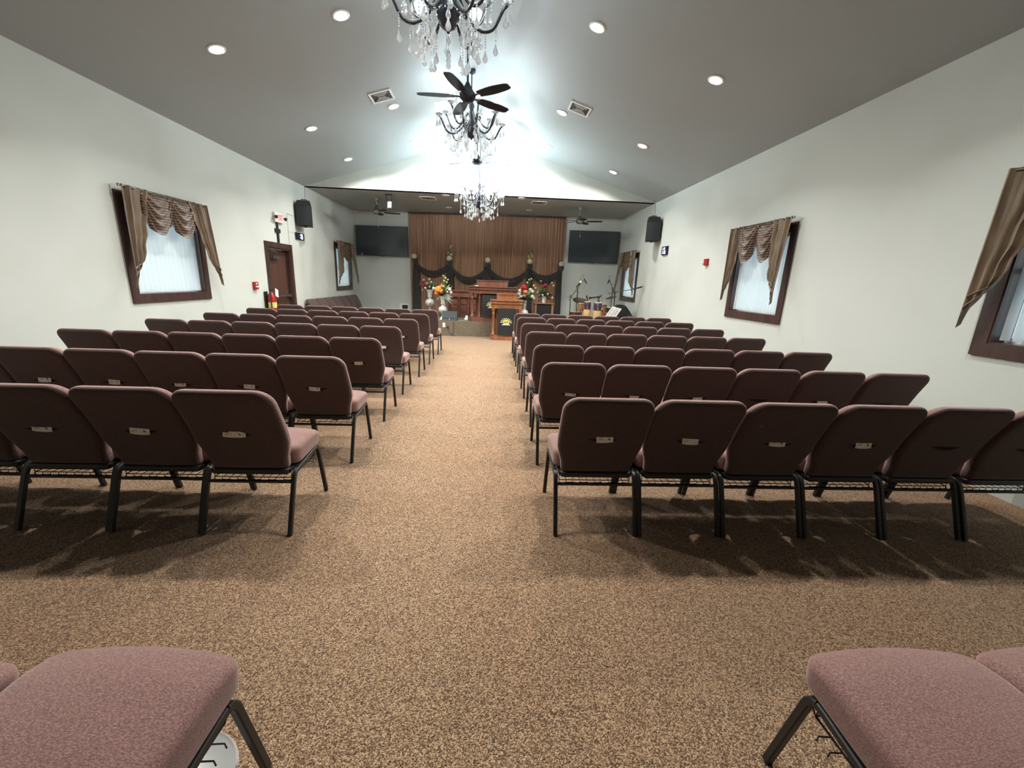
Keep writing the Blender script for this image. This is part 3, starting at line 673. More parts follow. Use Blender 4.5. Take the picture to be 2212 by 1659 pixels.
def make_chair():
    r = thing('church_chair', 'proto', 'chair', (0, 0, 0), 0, 'mauve padded chairs in rows')
    HW = PW/2-.002
    def sf(p):
        x, y, z = p; t = (y+.172)/.344; cx = 1-(x/HW)**2; up = (z+.06)/.12
        z2 = z + up*(.020*cx*(.5+.5*math.sin(PI*min(1, max(0, t)))) - .020*max(0, t-.7)/.3 - .012*(1-t))
        y2 = y + .022*cx*max(0, t-.5)*2 + up*.006
        k = 1-.03*max(0, .4-t)
        zb = (1-up)*(.025*t)          # underside follows the rising rail
        return (x*k+PW/2, y2+.335, z2+zb+.442)
    m = MB(); pillow(m, HW, .172, .060, .050, .018, .034, sf); m.build('seat', M['fabric'], r, 60)
    m = MB(); m.add([(x, y, z) for x in (.035, PW-.035) for y, z in ((.12, .350), (.45, .375), (.45, .392), (.12, .372))], [(0, 3, 2, 1), (4, 5, 6, 7), (0, 1, 5, 4), (1, 2, 6, 5), (2, 3, 7, 6), (3, 0, 4, 7)]); m.build('seat_pan', M['under'], r, 0)
    def bf(p):                # p = (x, z, -thickness..)
        x, zz, w_ = p; z = zz+.641; t = (z-.37)/.54
        wf = 1.0 if t > .42 else .845+.155*(.5-.5*math.cos(PI*max(0, t-.06)/.36)) if t > .06 else .845
        bow = .018*(1-(x/HW)**2)*math.sin(PI*min(1, max(0, t)))
        y = back_y(z)+w_+(bow if w_ > 0 else -.005*(1-(x/HW)**2))
        return (x*wf+PW/2, y, z)
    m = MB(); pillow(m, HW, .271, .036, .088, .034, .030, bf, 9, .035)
    m.build('backrest', [M['fabric'], M['fabric_shaded']], r, 60)  # rear panel carries the shade in its colour
    cx = PW/2
    def rear(z): return back_y(z)-.036-.005
    def lip(off): return [(cx-.088+.176*i/12, rear(.622)-off, .632-.021*math.sin(PI*i/12)) for i in range(13)]
    m = MB(); m.tube(lip(.0030), .0028, 5); m.build('pocket_edge', M['slit'], r)
    m = MB(); vs = [(cx-.083+.166*i/12, rear(.634)-.0012, .634) for i in range(13)] + [(cx-.083+.166*i/12, rear(.622)-.0012, .632-.020*math.sin(PI*i/12)) for i in range(13)]
    m.add(vs, [(i, i+1, 14+i, 13+i) for i in range(12)]); m.build('pocket_slit', M['under'], r, 0)
    lw = .0122
    def sq(path):
        mm = MB(); vs = []; P = [Vector(p) for p in path]
        prof = [(-1, -.7), (-.7, -1), (.7, -1), (1, -.7), (1, .7), (.7, 1), (-.7, 1), (-1, .7)]
        for i, p in enumerate(P):
            t = (P[min(i+1, len(P)-1)]-P[max(i-1, 0)]).normalized(); u = Vector((1, 0, 0)); v = t.cross(u)
            for a, b in prof: vs.append(p+u*lw*a+v*lw*1.05*b)
        fs = [(i*8+k, i*8+(k+1) % 8, (i+1)*8+(k+1) % 8, (i+1)*8+k) for i in range(len(P)-1) for k in range(8)]
        fs += [tuple(range(8))[::-1], tuple((len(P)-1)*8+k for k in range(8))]
        mm.add(vs, fs); return mm
    for x in (lw+.0018, PW-lw-.0018):
        sq([(x, .0, .004), (x, .055, .16), (x, .108, .305), (x, .119, .33), (x, .136, .350), (x, .16, .358)]).build('leg', M['black'], r, 30)
        sq([(x, .16, .358), (x, .30, .374), (x, .405, .386), (x, .430, .387)]).build('seat_rail', M['black'], r, 30)
        sq([(x, .430, .387), (x, .450, .380), (x, .462, .364), (x, .469, .340), (x, .546, .004)]).build('leg', M['black'], r, 30)
    m = MB(); m.box((2*lw, .098, .292), (PW-2*lw, .114, .306)); m.build('stretcher', M['black'], r, 0)
    m = MB(); pillow(m, .225, .030, .018, .026, .010, .010, lambda p: (p[0]+PW/2, p[1]+.130, p[2]+.362)); m.build('back_support', M['black'], r, 50)
    m = MB(); y0, y1, z = .135, .455, .312; wr = .0021; x0, x1 = .040, PW-.040
    m.tube([(x0, y0, z), (x1, y0, z), (x1, y1, z+.004), (x0, y1, z+.004), (x0, y0, z)], wr*1.4, 5)
    n = 10
    for i in range(n+1):
        x = x0+(x1-x0)*i/n; m.tube([(x, y0-.006, z-.014), (x, y0-.002, z-.002), (x, y1, z), (x, y1+.018, z+.02)], wr, 4, cap=False)
    for i in range(1, n, 2):
        x = x0+(x1-x0)*i/n; m.tube([(x, y0-.006, z-.012), (x+.02, y0-.006, z-.015), (x+(x1-x0)/n, y0-.006, z-.012)], wr, 4, cap=False)
    for yy in (.24, .35): m.tube([(x0, yy, z-.003), (x1, yy, z-.003)], wr, 4, cap=False)
    for x in (x0, x1): m.tube([(x, y0, z-.016), (x, y0, z), (x, y0+.005, .355)], wr, 4, cap=False); m.tube([(x, y1, z), (x, y1-.01, .385)], wr, 4, cap=False)
    for yy in (.36, .40): m.tube([(x1, yy, z), (PW-.004, yy, z+.004), (PW+.0, yy, z-.012)], wr, 4, cap=False); m.tube([(x0, yy, z), (.004, yy, z+.004), (0, yy, z-.012)], wr, 4, cap=False)
    m.build('book_basket', M['wire'], r, 0)
    return r
proto = make_chair(); used = [False]
def put_chair(x, y, rz, label, group):
    o = proto if not used[0] else copy_tree(proto); used[0] = True
    o.location = (x, y, 0); o.rotation_euler = (0, 0, rz); o['label'] = label; o['group'] = group; return o
ORD = ['first', 'second', 'third', 'fourth', 'fifth', 'sixth', 'seventh']
POS = ['on the aisle', 'second from the aisle', 'third from the aisle', 'fourth from the aisle', 'fifth from the aisle', 'at the wall end']
RY = [2.2045, 3.2079, 4.1354, 5.2258, 6.2873, 7.3455, 8.2101]; RX = [.407, .4004, .4258, .4338, .4409, .4381, .4339]
LY = [2.1794, 3.1748, 4.2212, 5.286, 6.3183, 7.3223, 8.3078]; LX = [-1.1589, -1.1279, -1.1289, -1.1562, -1.1216, -1.1103, -1.0832]
RA = [-.0141, -.0274, .0, .0, -.018, -.04, -.015]; LA = [-.035, -.0366, -.0207, -.0244, -.014, -.0367, -.0396]
seats = {}
for side, YY, XX, AA, s in (('right', RY, RX, RA, 1), ('left', LY, LX, LA, -1)):
    for i in range(7):
        n = 6 if i or side == 'right' else 5
        for k in range(n):
            a = 0.0; x0 = XX[i]+s*k*PW; y0 = YY[i]+s*(k+.5)*PW*math.sin(AA[i])
            if s < 0: x0 -= PW
            row = ORD[i]+' row from the camera' if i else 'nearest full row'
            pos = POS[k] if not (side == 'left' and i == 0 and k == 4) else 'fifth from the aisle'
            c = put_chair(x0, y0 + .004*math.sin(k*2.1+i), a, f'mauve padded chair {pos}, {side} side, {row}', f'{side} side chairs facing the platform')
            seats[(side, i, k)] = (x0, y0, a)
# foreground seats beside the camera
for side, x0, y0, a, s in (('right', .936, .422, .0, 1), ('left', -.694, .438, .03, -1)):
    for k in range(3 if side == 'right' else 3):
        x = x0+s*k*PW; y = y0+s*k*PW*math.sin(a)
        if s < 0: x -= PW
        put_chair(x+(.004 if side == 'left' and k == 0 else 0), y-(.0 if k else .0)+(.025 if side == 'left' and k == 0 else 0), -.05 if side == 'left' and k == 0 else 0, f'mauve seat cushion at bottom {side} corner of the picture, {("aisle one", "second one", "outermost one")[k]}', 'foreground seats beside the camera')
# row along the left wall facing the middle
SIDEP = ['nearest to the door', 'second from the door', 'third from the door', 'fourth from the door', 'fifth from the door', 'sixth from the door', 'farthest from the door']
for k in range(7):
    wc = put_chair(XL+.13, 10.28+PW*(k+1), -PI/2, f'mauve chair against the left wall under the far window, {SIDEP[k]}', 'chairs along the left wall')
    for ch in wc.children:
        if ch.name.startswith('backrest'): ch.material_slots[0].link = 'OBJECT'; ch.material_slots[0].material = M['fabric_shaded']  # painted shade on the backrest fronts of the wall chairs

# envelopes in the chair pockets
def make_envelope(wd, hh, tilt, fold):
    m = MB(); t = .0012; v = [(-wd/2, 0, -.03), (wd/2, 0, -.03), (wd/2, -.002, hh), (-wd/2, -.002, hh*(1+fold))]
    m.add([(x, y, z) for x, y, z in v] + [(x, y-t*1.6, z) for x, y, z in v], [(3, 2, 1, 0), (4, 5, 6, 7), (0, 1, 5, 4), (1, 2, 6, 5), (2, 3, 7, 6), (3, 0, 4, 7)])
    return m
env = [('left', 0, 0, .125, .022, 'folded cream papers bulging from pocket of left aisle chair, nearest row'), ('left', 0, 1, .105, .026, 'cream envelope in pocket of second left chair, nearest row'), ('left', 0, 2, .105, .026, 'cream envelope in pocket of third left chair, nearest row'),
       ('left', 1, 0, .085, .020, 'white envelope in pocket of left aisle chair, second row'), ('left', 1, 1, .085, .024, 'white envelope in pocket of second left chair, second row'), ('left', 1, 2, .085, .026, 'white envelope in pocket of third left chair, second row'), ('left', 1, 3, .085, .026, 'white envelope in pocket of fourth left chair, second row'), ('left', 1, 4, .095, .040, 'white envelope standing tall in pocket of fifth left chair, second row'),
       ('left', 2, 0, .085, .022, 'white envelope in pocket of left aisle chair, third row'), ('left', 3, 0, .085, .022, 'white envelope half hidden in left aisle pocket, fourth row'), ('left', 4, 0, .085, .020, 'white envelope tip in left aisle pocket, fifth row'),
       ('right', 0, 0, .10, .030, 'cream envelope with dark mark in right aisle pocket, nearest row'), ('right', 0, 1, .10, .026, 'plain cream envelope in second right pocket, nearest row'), ('right', 0, 2, .10, .030, 'cream envelope in third right pocket, nearest row'), ('right', 0, 3, .10, .032, 'cream envelope with dark mark in fourth right pocket, nearest row'),
       ('right', 1, 0, .09, .016, 'white envelope just above chair tops, right aisle pocket, second row'), ('right', 1, 1, .08, .012, 'white envelope edge in second right pocket, second row'), ('right', 1, 2, .08, .014, 'white envelope edge in third right pocket, second row'), ('right', 1, 4, .09, .014, 'white envelope edge in fifth right pocket, second row')]
for side, i, k, wd, hh, lab in env:
    x0, y0, a = seats[(side, i, k)]
    lx = PW/2 + random.uniform(-.012, .012); ly = back_y(.63)-.036-.005-.0045
    wx = x0+math.cos(a)*lx-math.sin(a)*ly; wy = y0+math.sin(a)*lx+math.cos(a)*ly
    r = thing('paper_envelope', lab, 'envelope', (wx, wy-.0015, .618), a, 'papers in the chair pockets')
    tilt = random.uniform(-.06, .06)
    m = MB(); b = -.004; arc = 8; hh *= 1.25
    top = [(-wd/2, hh*1.05), (wd/2, hh*.98)]
    low = [(wd/2-wd*j/arc, b+.004*abs(1-2*j/arc)**2-.002) for j in range(arc+1)]
    if side == 'left' and i == 0 and k == 0: top = [(-wd*.5, hh*.85), (-wd*.22, hh*.85), (-wd*.22, hh*1.7), (wd*.5, hh*.8)]
    poly = top+low; n = len(poly); T = .0015
    ct, st = math.cos(tilt), math.sin(tilt)
    P = [(x*ct-z*st, z*ct+x*st) for x, z in poly]
    m.add([(x, 0, z) for x, z in P]+[(x, -T, z) for x, z in P], [tuple(range(n)), tuple(range(2*n-1, n-1, -1))]+[(j, n+j, n+(j+1) % n, (j+1) % n) for j in range(n)])
    m.build('sheet', M['paper'], r, 0)
    m = MB()
    if k % 3 != 1 or side == 'left':
        for q in range(3): m.box((wd*.20+q*.004, -T-.0006, hh*.35), (wd*.20+q*.004+.003, -T, hh*(.72-.1*q)))
    for q in range(3): m.box((-wd*.38, -T-.0004, hh*(.35+.15*q)), (-wd*.12, -T, hh*(.38+.15*q)))
    m.build('printing', M['ink'], r, 0)

# tub under the foreground chair
r = thing('plastic_tub', 'clear round tub on carpet under bottom left chair', 'tub', (-.865, .86, 0))
m = MB(); m.lathe([(.0, .004), (.10, .004), (.125, .02), (.15, .10), (.155, .10), (.13, .016), (.10, .0)], n=40); m.build('tub_body', mat('clear_plastic', (.75, .76, .76), .12, trans=.35, noise=(6, (.45, .45, .44), .4, .7)), r, 60)
m = MB(); m.lathe([(.150, .098), (.158, .098), (.162, .106), (.156, .114), (.148, .110)], n=40); m.build('rim', mat('tub_rim', (.75, .76, .75), .15, .6), r, 60)

# ------------------------------------------------------------------ stage curtain and drapes
CX0, CX1, CZ0, CZ1 = -2.735, 2.24, STZ+.01, 3.50
r = thing('stage_curtain', 'copper brown pleated curtain covering the wall behind the platform', 'curtain')
m = MB(); m.tube([(CX0-.02, yback(CX0)-.13, CZ1+.012), (CX1+.02, yback(CX1)-.13, CZ1+.012)], .016, 8); m.build('curtain_rod', M['trim'], r)
cuts = [CX0, CX0+1.25, CX0+2.45, CX0+3.7, CX1]
for q in range(4):
    a, b = cuts[q]-(.01 if q else 0), cuts[q+1]; m = MB(); ph = random.random()*6; fr = (b-a)/.098
    def g(u, v):
        x = a+(b-a)*u; z = CZ0+(CZ1-CZ0)*v; pinch = .024*(.6+.4*math.sin(3*x+1))
        d = pinch*math.sin(2*PI*fr*u+ph+.5*math.sin(4*x)+.25*math.sin(z*1.3+q)) + .010*math.sin(2*PI*fr*2.37*u+1.3*ph+z*.5)
        return (x, yback(x)-.10-d, z)
    m.grid(g, int(fr*10), 14); m.build('curtain_panel', M['curtain'], r, 80)
KN = [(-2.567, 2.07), (-1.428, 2.06), (-.188, 2.00), (1.164, 2.02), (2.166, 2.00)]
DS = [(1.76, 1.56), (1.60, 1.38), (1.60, 1.34), (1.74, 1.46)]
SN = ['first swag from the left', 'second swag from the left', 'third swag from the left', 'last swag at the right']
for q in range(4):
    (xa, za), (xb, zb) = KN[q], KN[q+1]; up, lo = DS[q]; m = MB()
    def g(u, v):
        x = xa+(xb-xa)*u; zc = za+(zb-za)*u; cat = 1-(2*u-1)**2
        zu = zc-.02-(zc-up-.02)*cat; zl = zc-.12-(zc-lo-.12)*(cat**.8)
        z = zu+(zl-zu)*v; d = .05*math.sin(PI*v)*(.5+.5*cat) + .018*math.sin(2*PI*(4.2*v+.5*u))
        return (x, yback(x)-.165-d, z)
    m.grid(g, 36, 18); tag(m.build('drape_swag', M['sheer'], smooth=80), 'black draped fabric across the curtain, '+SN[q], 'drape', 'black swags on the curtain')
tails = [(0, -.09, .16, STZ+.02, .20, 1), (1, -.10, .12, .95, .20, .8), (2, -.14, .12, 1.45, .34, .6), (3, -.08, .10, STZ+.02, .22, 1), (4, -.12, .06, STZ+.02, .24, 1)]
TN = ['hanging at the left edge of the curtain', 'hanging behind the tall left flowers', 'hanging at the centre of the curtain', 'hanging behind the red and white bouquet', 'hanging at the right edge of the curtain']
for q, (i, a, b, zb, spread, tp) in enumerate(tails):
    x0, z0 = KN[i]; m = MB()
    def g(u, v):
        wv = .55+.45*min(1, v*3); x = x0+(a+(b-a)*u)*wv*(1+spread*v); z = z0-.03+(zb-z0+.03)*v
        d = .016*math.sin(2*PI*4*u+v*1.5)
        return (x, yback(x)-.155-.006*q % 2-d, z)
    m.grid(g, 28, 10); tag(m.build('drape_tail', M['sheer'], smooth=80), 'black fabric tail '+TN[q], 'drape', 'black tails on the curtain')
for q, (x0, z0) in enumerate(KN):      # gathered knots
    m = MB(); m.lathe([(.001, -.14), (.05, -.12), (.095, -.04), (.10, .03), (.06, .08), (.001, .09)], (x0+.01, yback(x0)-.20, z0), 12)
    tag(m.build('drape_knot', M['sheer']), 'gathered black fabric knot '+['at the far left of the curtain', 'under the left orchid spray', 'under the centre rosette', 'under the right orchid spray', 'at the far right of the curtain'][q], 'drape', 'black knots on the curtain')

# blossoms
def petals(m, c, r, n, rnd, sz=.42, mi=0):
    c = Vector(c)
    for i in range(n):
        z = 1-2*(i+.5)/n; ph = i*2.39996+rnd; rr = math.sqrt(max(0, 1-z*z)); d = Vector((rr*math.cos(ph), rr*math.sin(ph), z))
        t = d.cross(Vector((.3, .2, .9))).normalized(); b = d.cross(t); s_ = r*sz*random.uniform(.8, 1.2); p = c+d*r*.55
        q = [p-t*s_*.4-b*s_*.1, p-b*s_*.9+d*r*.35, p+t*s_*.9+d*r*.42, p+b*s_*.9+d*r*.35, p-t*s_*.9+d*r*.30, p+d*r*.22]
        m.add(q, [(5, 1, 2), (5, 2, 3), (5, 3, 4), (5, 4, 1)], mi)
    m.ball(c, r*.6, 8, mi=mi)
def leafblade(m, base, d, L, wd, mi=0):
    base = Vector(base); d = Vector(d).normalized(); t = d.cross(Vector((.1, 1, .2))).normalized(); n = d.cross(t)
    pts = []
    for i in range(5):
        u = i/4; w_ = wd*math.sin(PI*min(1, .12+u*.88)); c = base+d*L*u - Vector((0, 0, 1))*L*.25*u*u
        pts += [c-t*w_, c+n*w_*.3, c+t*w_]
    m.add(pts, [(i*3+j, i*3+j+1, i*3+j+4, i*3+j+3) for i in range(4) for j in range(2)], mi)
def rosette(x, z, label, spray):
    y = yback(x)-.26; r = thing('flower_rosette', label, 'flower', (x, y, z), 0, 'flowers pinned along the swags')
    m = MB(); petals(m, (0, 0, 0), .085, 34, random.random()*6, .5); m.build('blossom', M['cream'], r, 50)
    if spray:
        m = MB(); m.tube([(0, 0, .05), (.01, -.01, .2), (.03, -.01, .42)], .006, 5); 
        for k in range(7): leafblade(m, (.01, 0, .08+.04*k), (random.uniform(-1, 1), -.3, random.uniform(0, 1)), .11, .025)
        m.build('stem', LEAF[1], r, 60)
        for k, (dx, dz, col) in enumerate(spray):
            m = MB(); petals(m, (dx, -.02, dz), .035, 12, k, .6); m.build('small_blossom', PET[col], r, 50)
rosette(-2.567, 2.19, 'cream rosette at the left end of the curtain swags', None)
rosette(-1.428, 2.16, 'cream rosette with orchid spray above the left vases', [(.0, .11, 'pink'), (.06, .12, 'white'), (-.04, .17, 'cream'), (.05, .24, 'pink'), (.03, .33, 'cream'), (.06, .39, 'lime')])
rosette(-.188, 2.15, 'cream rosette at the centre of the curtain swags', None)
rosette(1.164, 2.16, 'cream rosette with yellow flower spray above the right vases', [(-.03, .11, 'yellow'), (-.05, .16, 'yellow'), (.05, .17, 'lime'), (.03, .24, 'lime'), (-.01, .33, 'pink')])
rosette(2.166, 2.11, 'cream rosette at the right end of the curtain swags', None)

# vases and bouquets
def vase(x, y, z0, zball, rball, zcup, ztop, rtop, label, kind=0):
    r = thing('vase', label, 'vase', (x, y, z0), 0, 'flower vases on the platform')
    if kind == 0:
        zb = zball-z0
        m = MB(); m.lathe([(.0, 0), (.085, .0), (.09, .015), (.05, .04), (.03, .07), (.028, zb-rball*.95)], n=20); m.build('foot', M['ceramic'], r)
        m = MB(); m.lathe([(.03, zb-rball*.93)]+[(rball*math.sin(PI*t/12)+.004, zb-rball*.93*math.cos(PI*t/12)) for t in range(2, 11)]+[(.03, zb+rball*.93)], n=24); m.build('globe', M['ceramic'], r, 60)
        m = MB(); m.lathe([(.03, zb+rball*.9), (.045, zb+rball+.01), (.03, zb+rball+.02)], n=16); m.build('collar', M['chrome'], r)
        a, b = zcup-z0, ztop-z0
    else: a, b = zcup-z0, ztop-z0
    m = MB(); m.lathe([(.0, a), (rtop*.5, a), (rtop*.52, a+.02), (rtop*.58, a+(b-a)*.4), (rtop*.75, a+(b-a)*.75), (rtop*1.05, b), (rtop*.98, b), (rtop*.65, a+(b-a)*.7), (rtop*.4, a+.05)], n=20); m.build('cup', M['ceramic'] if kind == 0 else M['white'], r, 60)
def bouquet(x, y, z, label, flowers, leaves):
    r = thing('bouquet', label, 'flowers', (x, y, z), 0, 'bouquets in the vases')
    for (dx, dy, dz, rad, col, n) in flowers:
        m = MB(); petals(m, (dx, dy, dz), rad, n, random.random()*6, .5 if rad > .05 else .6); m.build('blossom', PET[col], r, 50)
    for (mi, n, cx, cz, sp, L) in leaves:
        m = MB()
        for k in range(n):
            d = (random.gauss(cx, sp), random.gauss(-.1, sp), random.gauss(cz, sp*.8)); leafblade(m, (random.gauss(0, .02), random.gauss(0, .02), .0), d, L*random.uniform(.6, 1.1), .018)
        tag(m.build('foliage', LEAF[mi], r, 60), kind='stuff')
    m = MB()
    for (dx, dy, dz, rad, col, n) in flowers: m.tube([(0, 0, -.03), (dx*.5, dy*.5, dz*.6), (dx, dy, dz)], .004, 4)
    m.build('stems', LEAF[1], r)
vase(-1.86, 12.4, STZ, .815, .135, .97, 1.20, .115, 'white globe vase farther left beside the curtain edge')
bouquet(-1.86, 12.4, 1.19, 'dark red and green bouquet in the leftmost vase', [(-.22, 0, .22, .05, 'burg', 14), (-.26, 0, .14, .045, 'burg', 14), (-.17, -.02, .27, .035, 'pink', 12), (-.12, -.05, .05, .035, 'white', 12), (-.2, -.03, -.02, .03, 'pink', 10), (-.07, -.05, .17, .04, 'pink', 12), (0, -.05, .30, .03, 'lime', 10), (.06, -.05, .22, .03, 'cream', 10), (.02, -.08, .08, .035, 'white', 12)],
    [(4, 16, -.9, .8, .25, .30), (0, 40, .2, 1, .45, .36), (1, 30, .3, 1, .5, .34)])
vase(-1.43, 11.95, STZ, .655, .125, .80, 1.04, .10, 'white globe vase with marbled cup behind the wedge speaker')
bouquet(-1.43, 11.95, 1.04, 'tall orange and white bouquet in the second vase from left', [(-.115, -.08, .17, .105, 'orange', 44), (-.02, -.09, .13, .07, 'orange', 30), (-.16, -.08, .08, .06, 'orange', 26), (-.06, -.06, .26, .045, 'salmon', 16), (-.24, -.03, .20, .055, 'white', 16), (.02, -.06, .27, .035, 'yellow', 12), (.20, -.03, .20, .05, 'white', 16), (.24, -.03, .11, .04, 'white', 14), (.13, -.05, .12, .035, 'white', 12),
    (.05, 0, .42, .035, 'lime', 12), (.08, 0, .50, .035, 'lime', 12), (.03, 0, .56, .03, 'lime', 10), (.12, 0, .38, .03, 'lime', 10), (.15, 0, .46, .025, 'cream', 10), (-.12, -.05, -.08, .035, 'pink', 12), (.18, -.05, -.06, .03, 'white', 10)],
    [(0, 34, 0, 1, .5, .32), (1, 40, .2, 1.2, .45, .42), (3, 18, .2, 1.6, .3, .5), (2, 40, .8, -.15, .4, .30), (2, 16, -.5, -.2, .4, .2)])
vase(.93, 12.0, STZ, .64, .11, .77, 1.0, .075, 'white globe vase with glass neck behind the small lectern')
bouquet(.93, 12.0, 1.0, 'red, orange and white bouquet between the two lecterns and table', [(-.03, -.08, .36, .085, 'red', 36), (-.10, -.06, .33, .06, 'red', 26), (.0, -.10, .24, .065, 'salmon', 26), (-.02, -.10, .13, .055, 'salmon', 22), (-.16, -.06, .27, .05, 'white', 16), (-.18, -.06, .18, .05, 'white', 16), (-.12, -.08, .10, .05, 'white', 16), (-.19, -.05, .06, .035, 'white', 12), (.14, -.06, .30, .05, 'white', 16), (.20, -.05, .26, .045, 'white', 16), (.20, -.06, .12, .05, 'white', 16), (.26, -.04, .07, .035, 'white', 12),
    (.05, 0, .50, .03, 'lime', 10), (.10, 0, .58, .03, 'lime', 10), (.16, 0, .61, .025, 'cream', 10), (.24, 0, .42, .03, 'yellow', 10), (.29, 0, .36, .03, 'lime', 10)],
    [(0, 50, .1, .5, .6, .28), (1, 40, .4, 1, .5, .42), (3, 12, .4, 1.3, .3, .52)])
r = thing('side_table', 'small wooden table with black front panel right of lecterns', 'table', (1.57, 12.75, STZ))
H = .50
m = MB(); m.box((-.31, -.2, H-.025), (.31, .2, H)); m.build('tabletop', M['wood_table'], r, 0)
for sx_ in (-1, 1):
    for sy_ in (-1, 1): m = MB(); m.box((sx_*.255-.028, sy_*.16-.02, 0), (sx_*.255+.028, sy_*.16+.02, H-.025)); m.build('leg', M['wood_table'], r, 0)
m = MB(); m.box((-.225, -.165, .04), (.225, -.155, H-.03)); m.build('front_panel', M['cloth'], r, 0)
m = MB(); m.box((-.225, .155, .04), (.225, .165, H-.03)); m.build('rear_panel', M['wood_table'], r, 0)
vase(1.57, 12.75, STZ+H, 0, 0, STZ+H, STZ+H+.20, .09, 'plain white flared vase on the small wooden table', 1)
bouquet(1.57, 12.75, STZ+H+.19, 'burgundy and pink bouquet on the small wooden table', [(.03, -.05, .34, .07, 'burg', 24), (-.04, -.05, .30, .05, 'red', 18), (.06, -.05, .24, .055, 'burg', 20), (-.20, -.06, .12, .05, 'pink', 18), (-.15, -.06, .05, .04, 'pink', 14), (.22, 0, .42, .03, 'yellow', 10), (.27, 0, .34, .03, 'cream', 10), (.10, -.08, .08, .035, 'cream', 12), (-.05, -.08, .05, .035, 'white', 12), (.26, -.02, -.02, .035, 'white', 12), (-.12, 0, .46, .025, 'yellow', 10), (.2, 0, .12, .025, 'pink', 10)],
    [(0, 50, 0, .7, .6, .30), (1, 40, -.3, .9, .5, .40), (4, 24, .6, .6, .5, .34)])

# ------------------------------------------------------------------ lecterns
def octo(hw, y0, y1, ch, cx=0): return [(cx-hw+ch, y0), (cx+hw-ch, y0), (cx+hw, y0+ch), (cx+hw, y1), (cx-hw, y1), (cx-hw, y0+ch)]
def lectern(x, y, z0, label, HW, zs, wmat, uhw, colx, pan, logo, two):
    r = thing('lectern', label, 'lectern', (x, y, z0), 0)
    zbase, zdesk0, zdesk1, zup = zs; D = .50
    m = MB(); m.prism(octo(HW*.97, -.03, D+.02, .11), 0, zbase*.72); m.prism(octo(HW*.93, 0, D, .10), zbase*.72, zbase); m.build('base', wmat, r, 0)
    m = MB(); h = zdesk1-zdesk0
    m.prism(octo(HW*.95, .0, D, .14), zdesk0, zdesk0+h*.55); m.prism(octo(HW, -.03, D+.02, .15), zdesk0+h*.55, zdesk0+h*.68); m.prism(octo(HW*.97, -.015, D+.01, .145), zdesk0+h*.68, zdesk0+h*.88); m.prism(octo(HW*1.02, -.045, D+.03, .16), zdesk0+h*.88, zdesk1); m.build('desk', wmat, r, 0)
    m = MB(); m.prism(octo(uhw, .06, D-.04, .06), zdesk1, zup-.02); m.prism(octo(uhw*1.04, .045, D-.02, .065), zup-.02, zup); m.build('reading_box', wmat, r, 0)
    for sg in (-1, 1):
        for cy in colx[1]:
            for cx in colx[0]:
                m = MB(); hh = zdesk0-zbase
                m.lathe([(.055, 0), (.055, .03), (.042, .05), (.045, .06), (.036, .075), (.035, hh*.78), (.045, hh*.80), (.035, hh*.82), (.036, hh-.07), (.05, hh-.04), (.055, hh)], (sg*cx, cy, zbase), 16); m.build('column', wmat, r)
    m = MB(); m.box((-HW*.62, .30, zbase), (HW*.62, .34, zdesk0)); m.build('rear_board', wmat, r, 0)
    pz0, pz1, pw = pan
    m = MB(); m.grid(lambda u, v: (-pw+2*pw*u, -.035+.006*math.sin(9*u)*(1-v), pz0+(pz1-pz0)*v), 16, 4); m.grid(lambda u, v: (-pw+2*pw*u, -.030+.006*math.sin(9*u)*(1-v), pz0+(pz1-pz0)*v), 16, 4)
    pc = m.build('cloth_panel', M['cloth'], r, 60)
    lx, lz, S = logo; yl = -.042
    def flat(name, polys, mt, dy=0):
        mm = MB()
        for p in polys:
            n = len(p); mm.add([(lx+a*S, yl-dy, lz+b*S) for a, b in p]+[(lx+a*S, yl-dy+.002, lz+b*S) for a, b in p], [tuple(range(n)), tuple(range(2*n-1, n-1, -1))]+[(j, n+j, n+(j+1) % n, (j+1) % n) for j in range(n)])
        return mm.build(name, mt, pc, 0)
    flat('printed_sun', [[(.31*math.cos(PI*k/16), .27*math.sin(PI*k/16)) for k in range(17)]], M['ylogo'])
    rays = []
    for k in range(9):
        a = math.radians(2+22*k); c_, s_ = math.cos(a), math.sin(a); px, pz = -s_*.035, c_*.035
        q0, q1, q2 = .34, .42, .52; rays.append([(c_*q0+px*.6, s_*q0*.85+pz*.6), (c_*q1+px, s_*q1*.85+pz), (c_*q2+px*.2, s_*q2*.85+pz*.2), (c_*q2-px*.2, s_*q2*.85-pz*.2), (c_*q1-px, s_*q1*.85-pz), (c_*q0-px*.6, s_*q0*.85-pz*.6)][::-1])
    flat('printed_rays', rays, M['plogo'])
    flat('printed_wings', [[(-.06, .0), (-.02, .03), (-.14, .16), (-.18, .15)], [(.02, .03), (.06, .0), (.18, .14), (.14, .16)]], M['cloth'], .002)
    flat('printed_caption', [[(-.28, -.13), (.27, -.13), (.25, -.04), (-.24, -.04)], [(-.37, -.21), (.36, -.21), (.36, -.16), (-.37, -.16)]], M['wlogo'])
    return r
lectern(.37, 10.72, 0, 'small wooden lectern on the carpet before the platform', .43, (.13, .82, 1.045, 1.20), M['lecwood'], .265, ((.34,), (.08, .36)), (.14, .83, .225), (-.01, .465, .30), False)
lectern(-.02, 11.35, STZ, 'large wooden lectern on the platform, partly hidden by smaller one', .675, (.12, .76, .95, 1.115), M['lecdark'], .43, ((.34, .54), (.10,)), (.15, .72, .27), (0, .44, .30), True)
m = MB(); m.box((-.50, 11.40, STZ+.951), (-.40, 11.52, STZ+.965)); tag(m.build('folded_paper', M['wlogo'], smooth=0), 'white papers lying on left of the large lectern desk', 'paper')
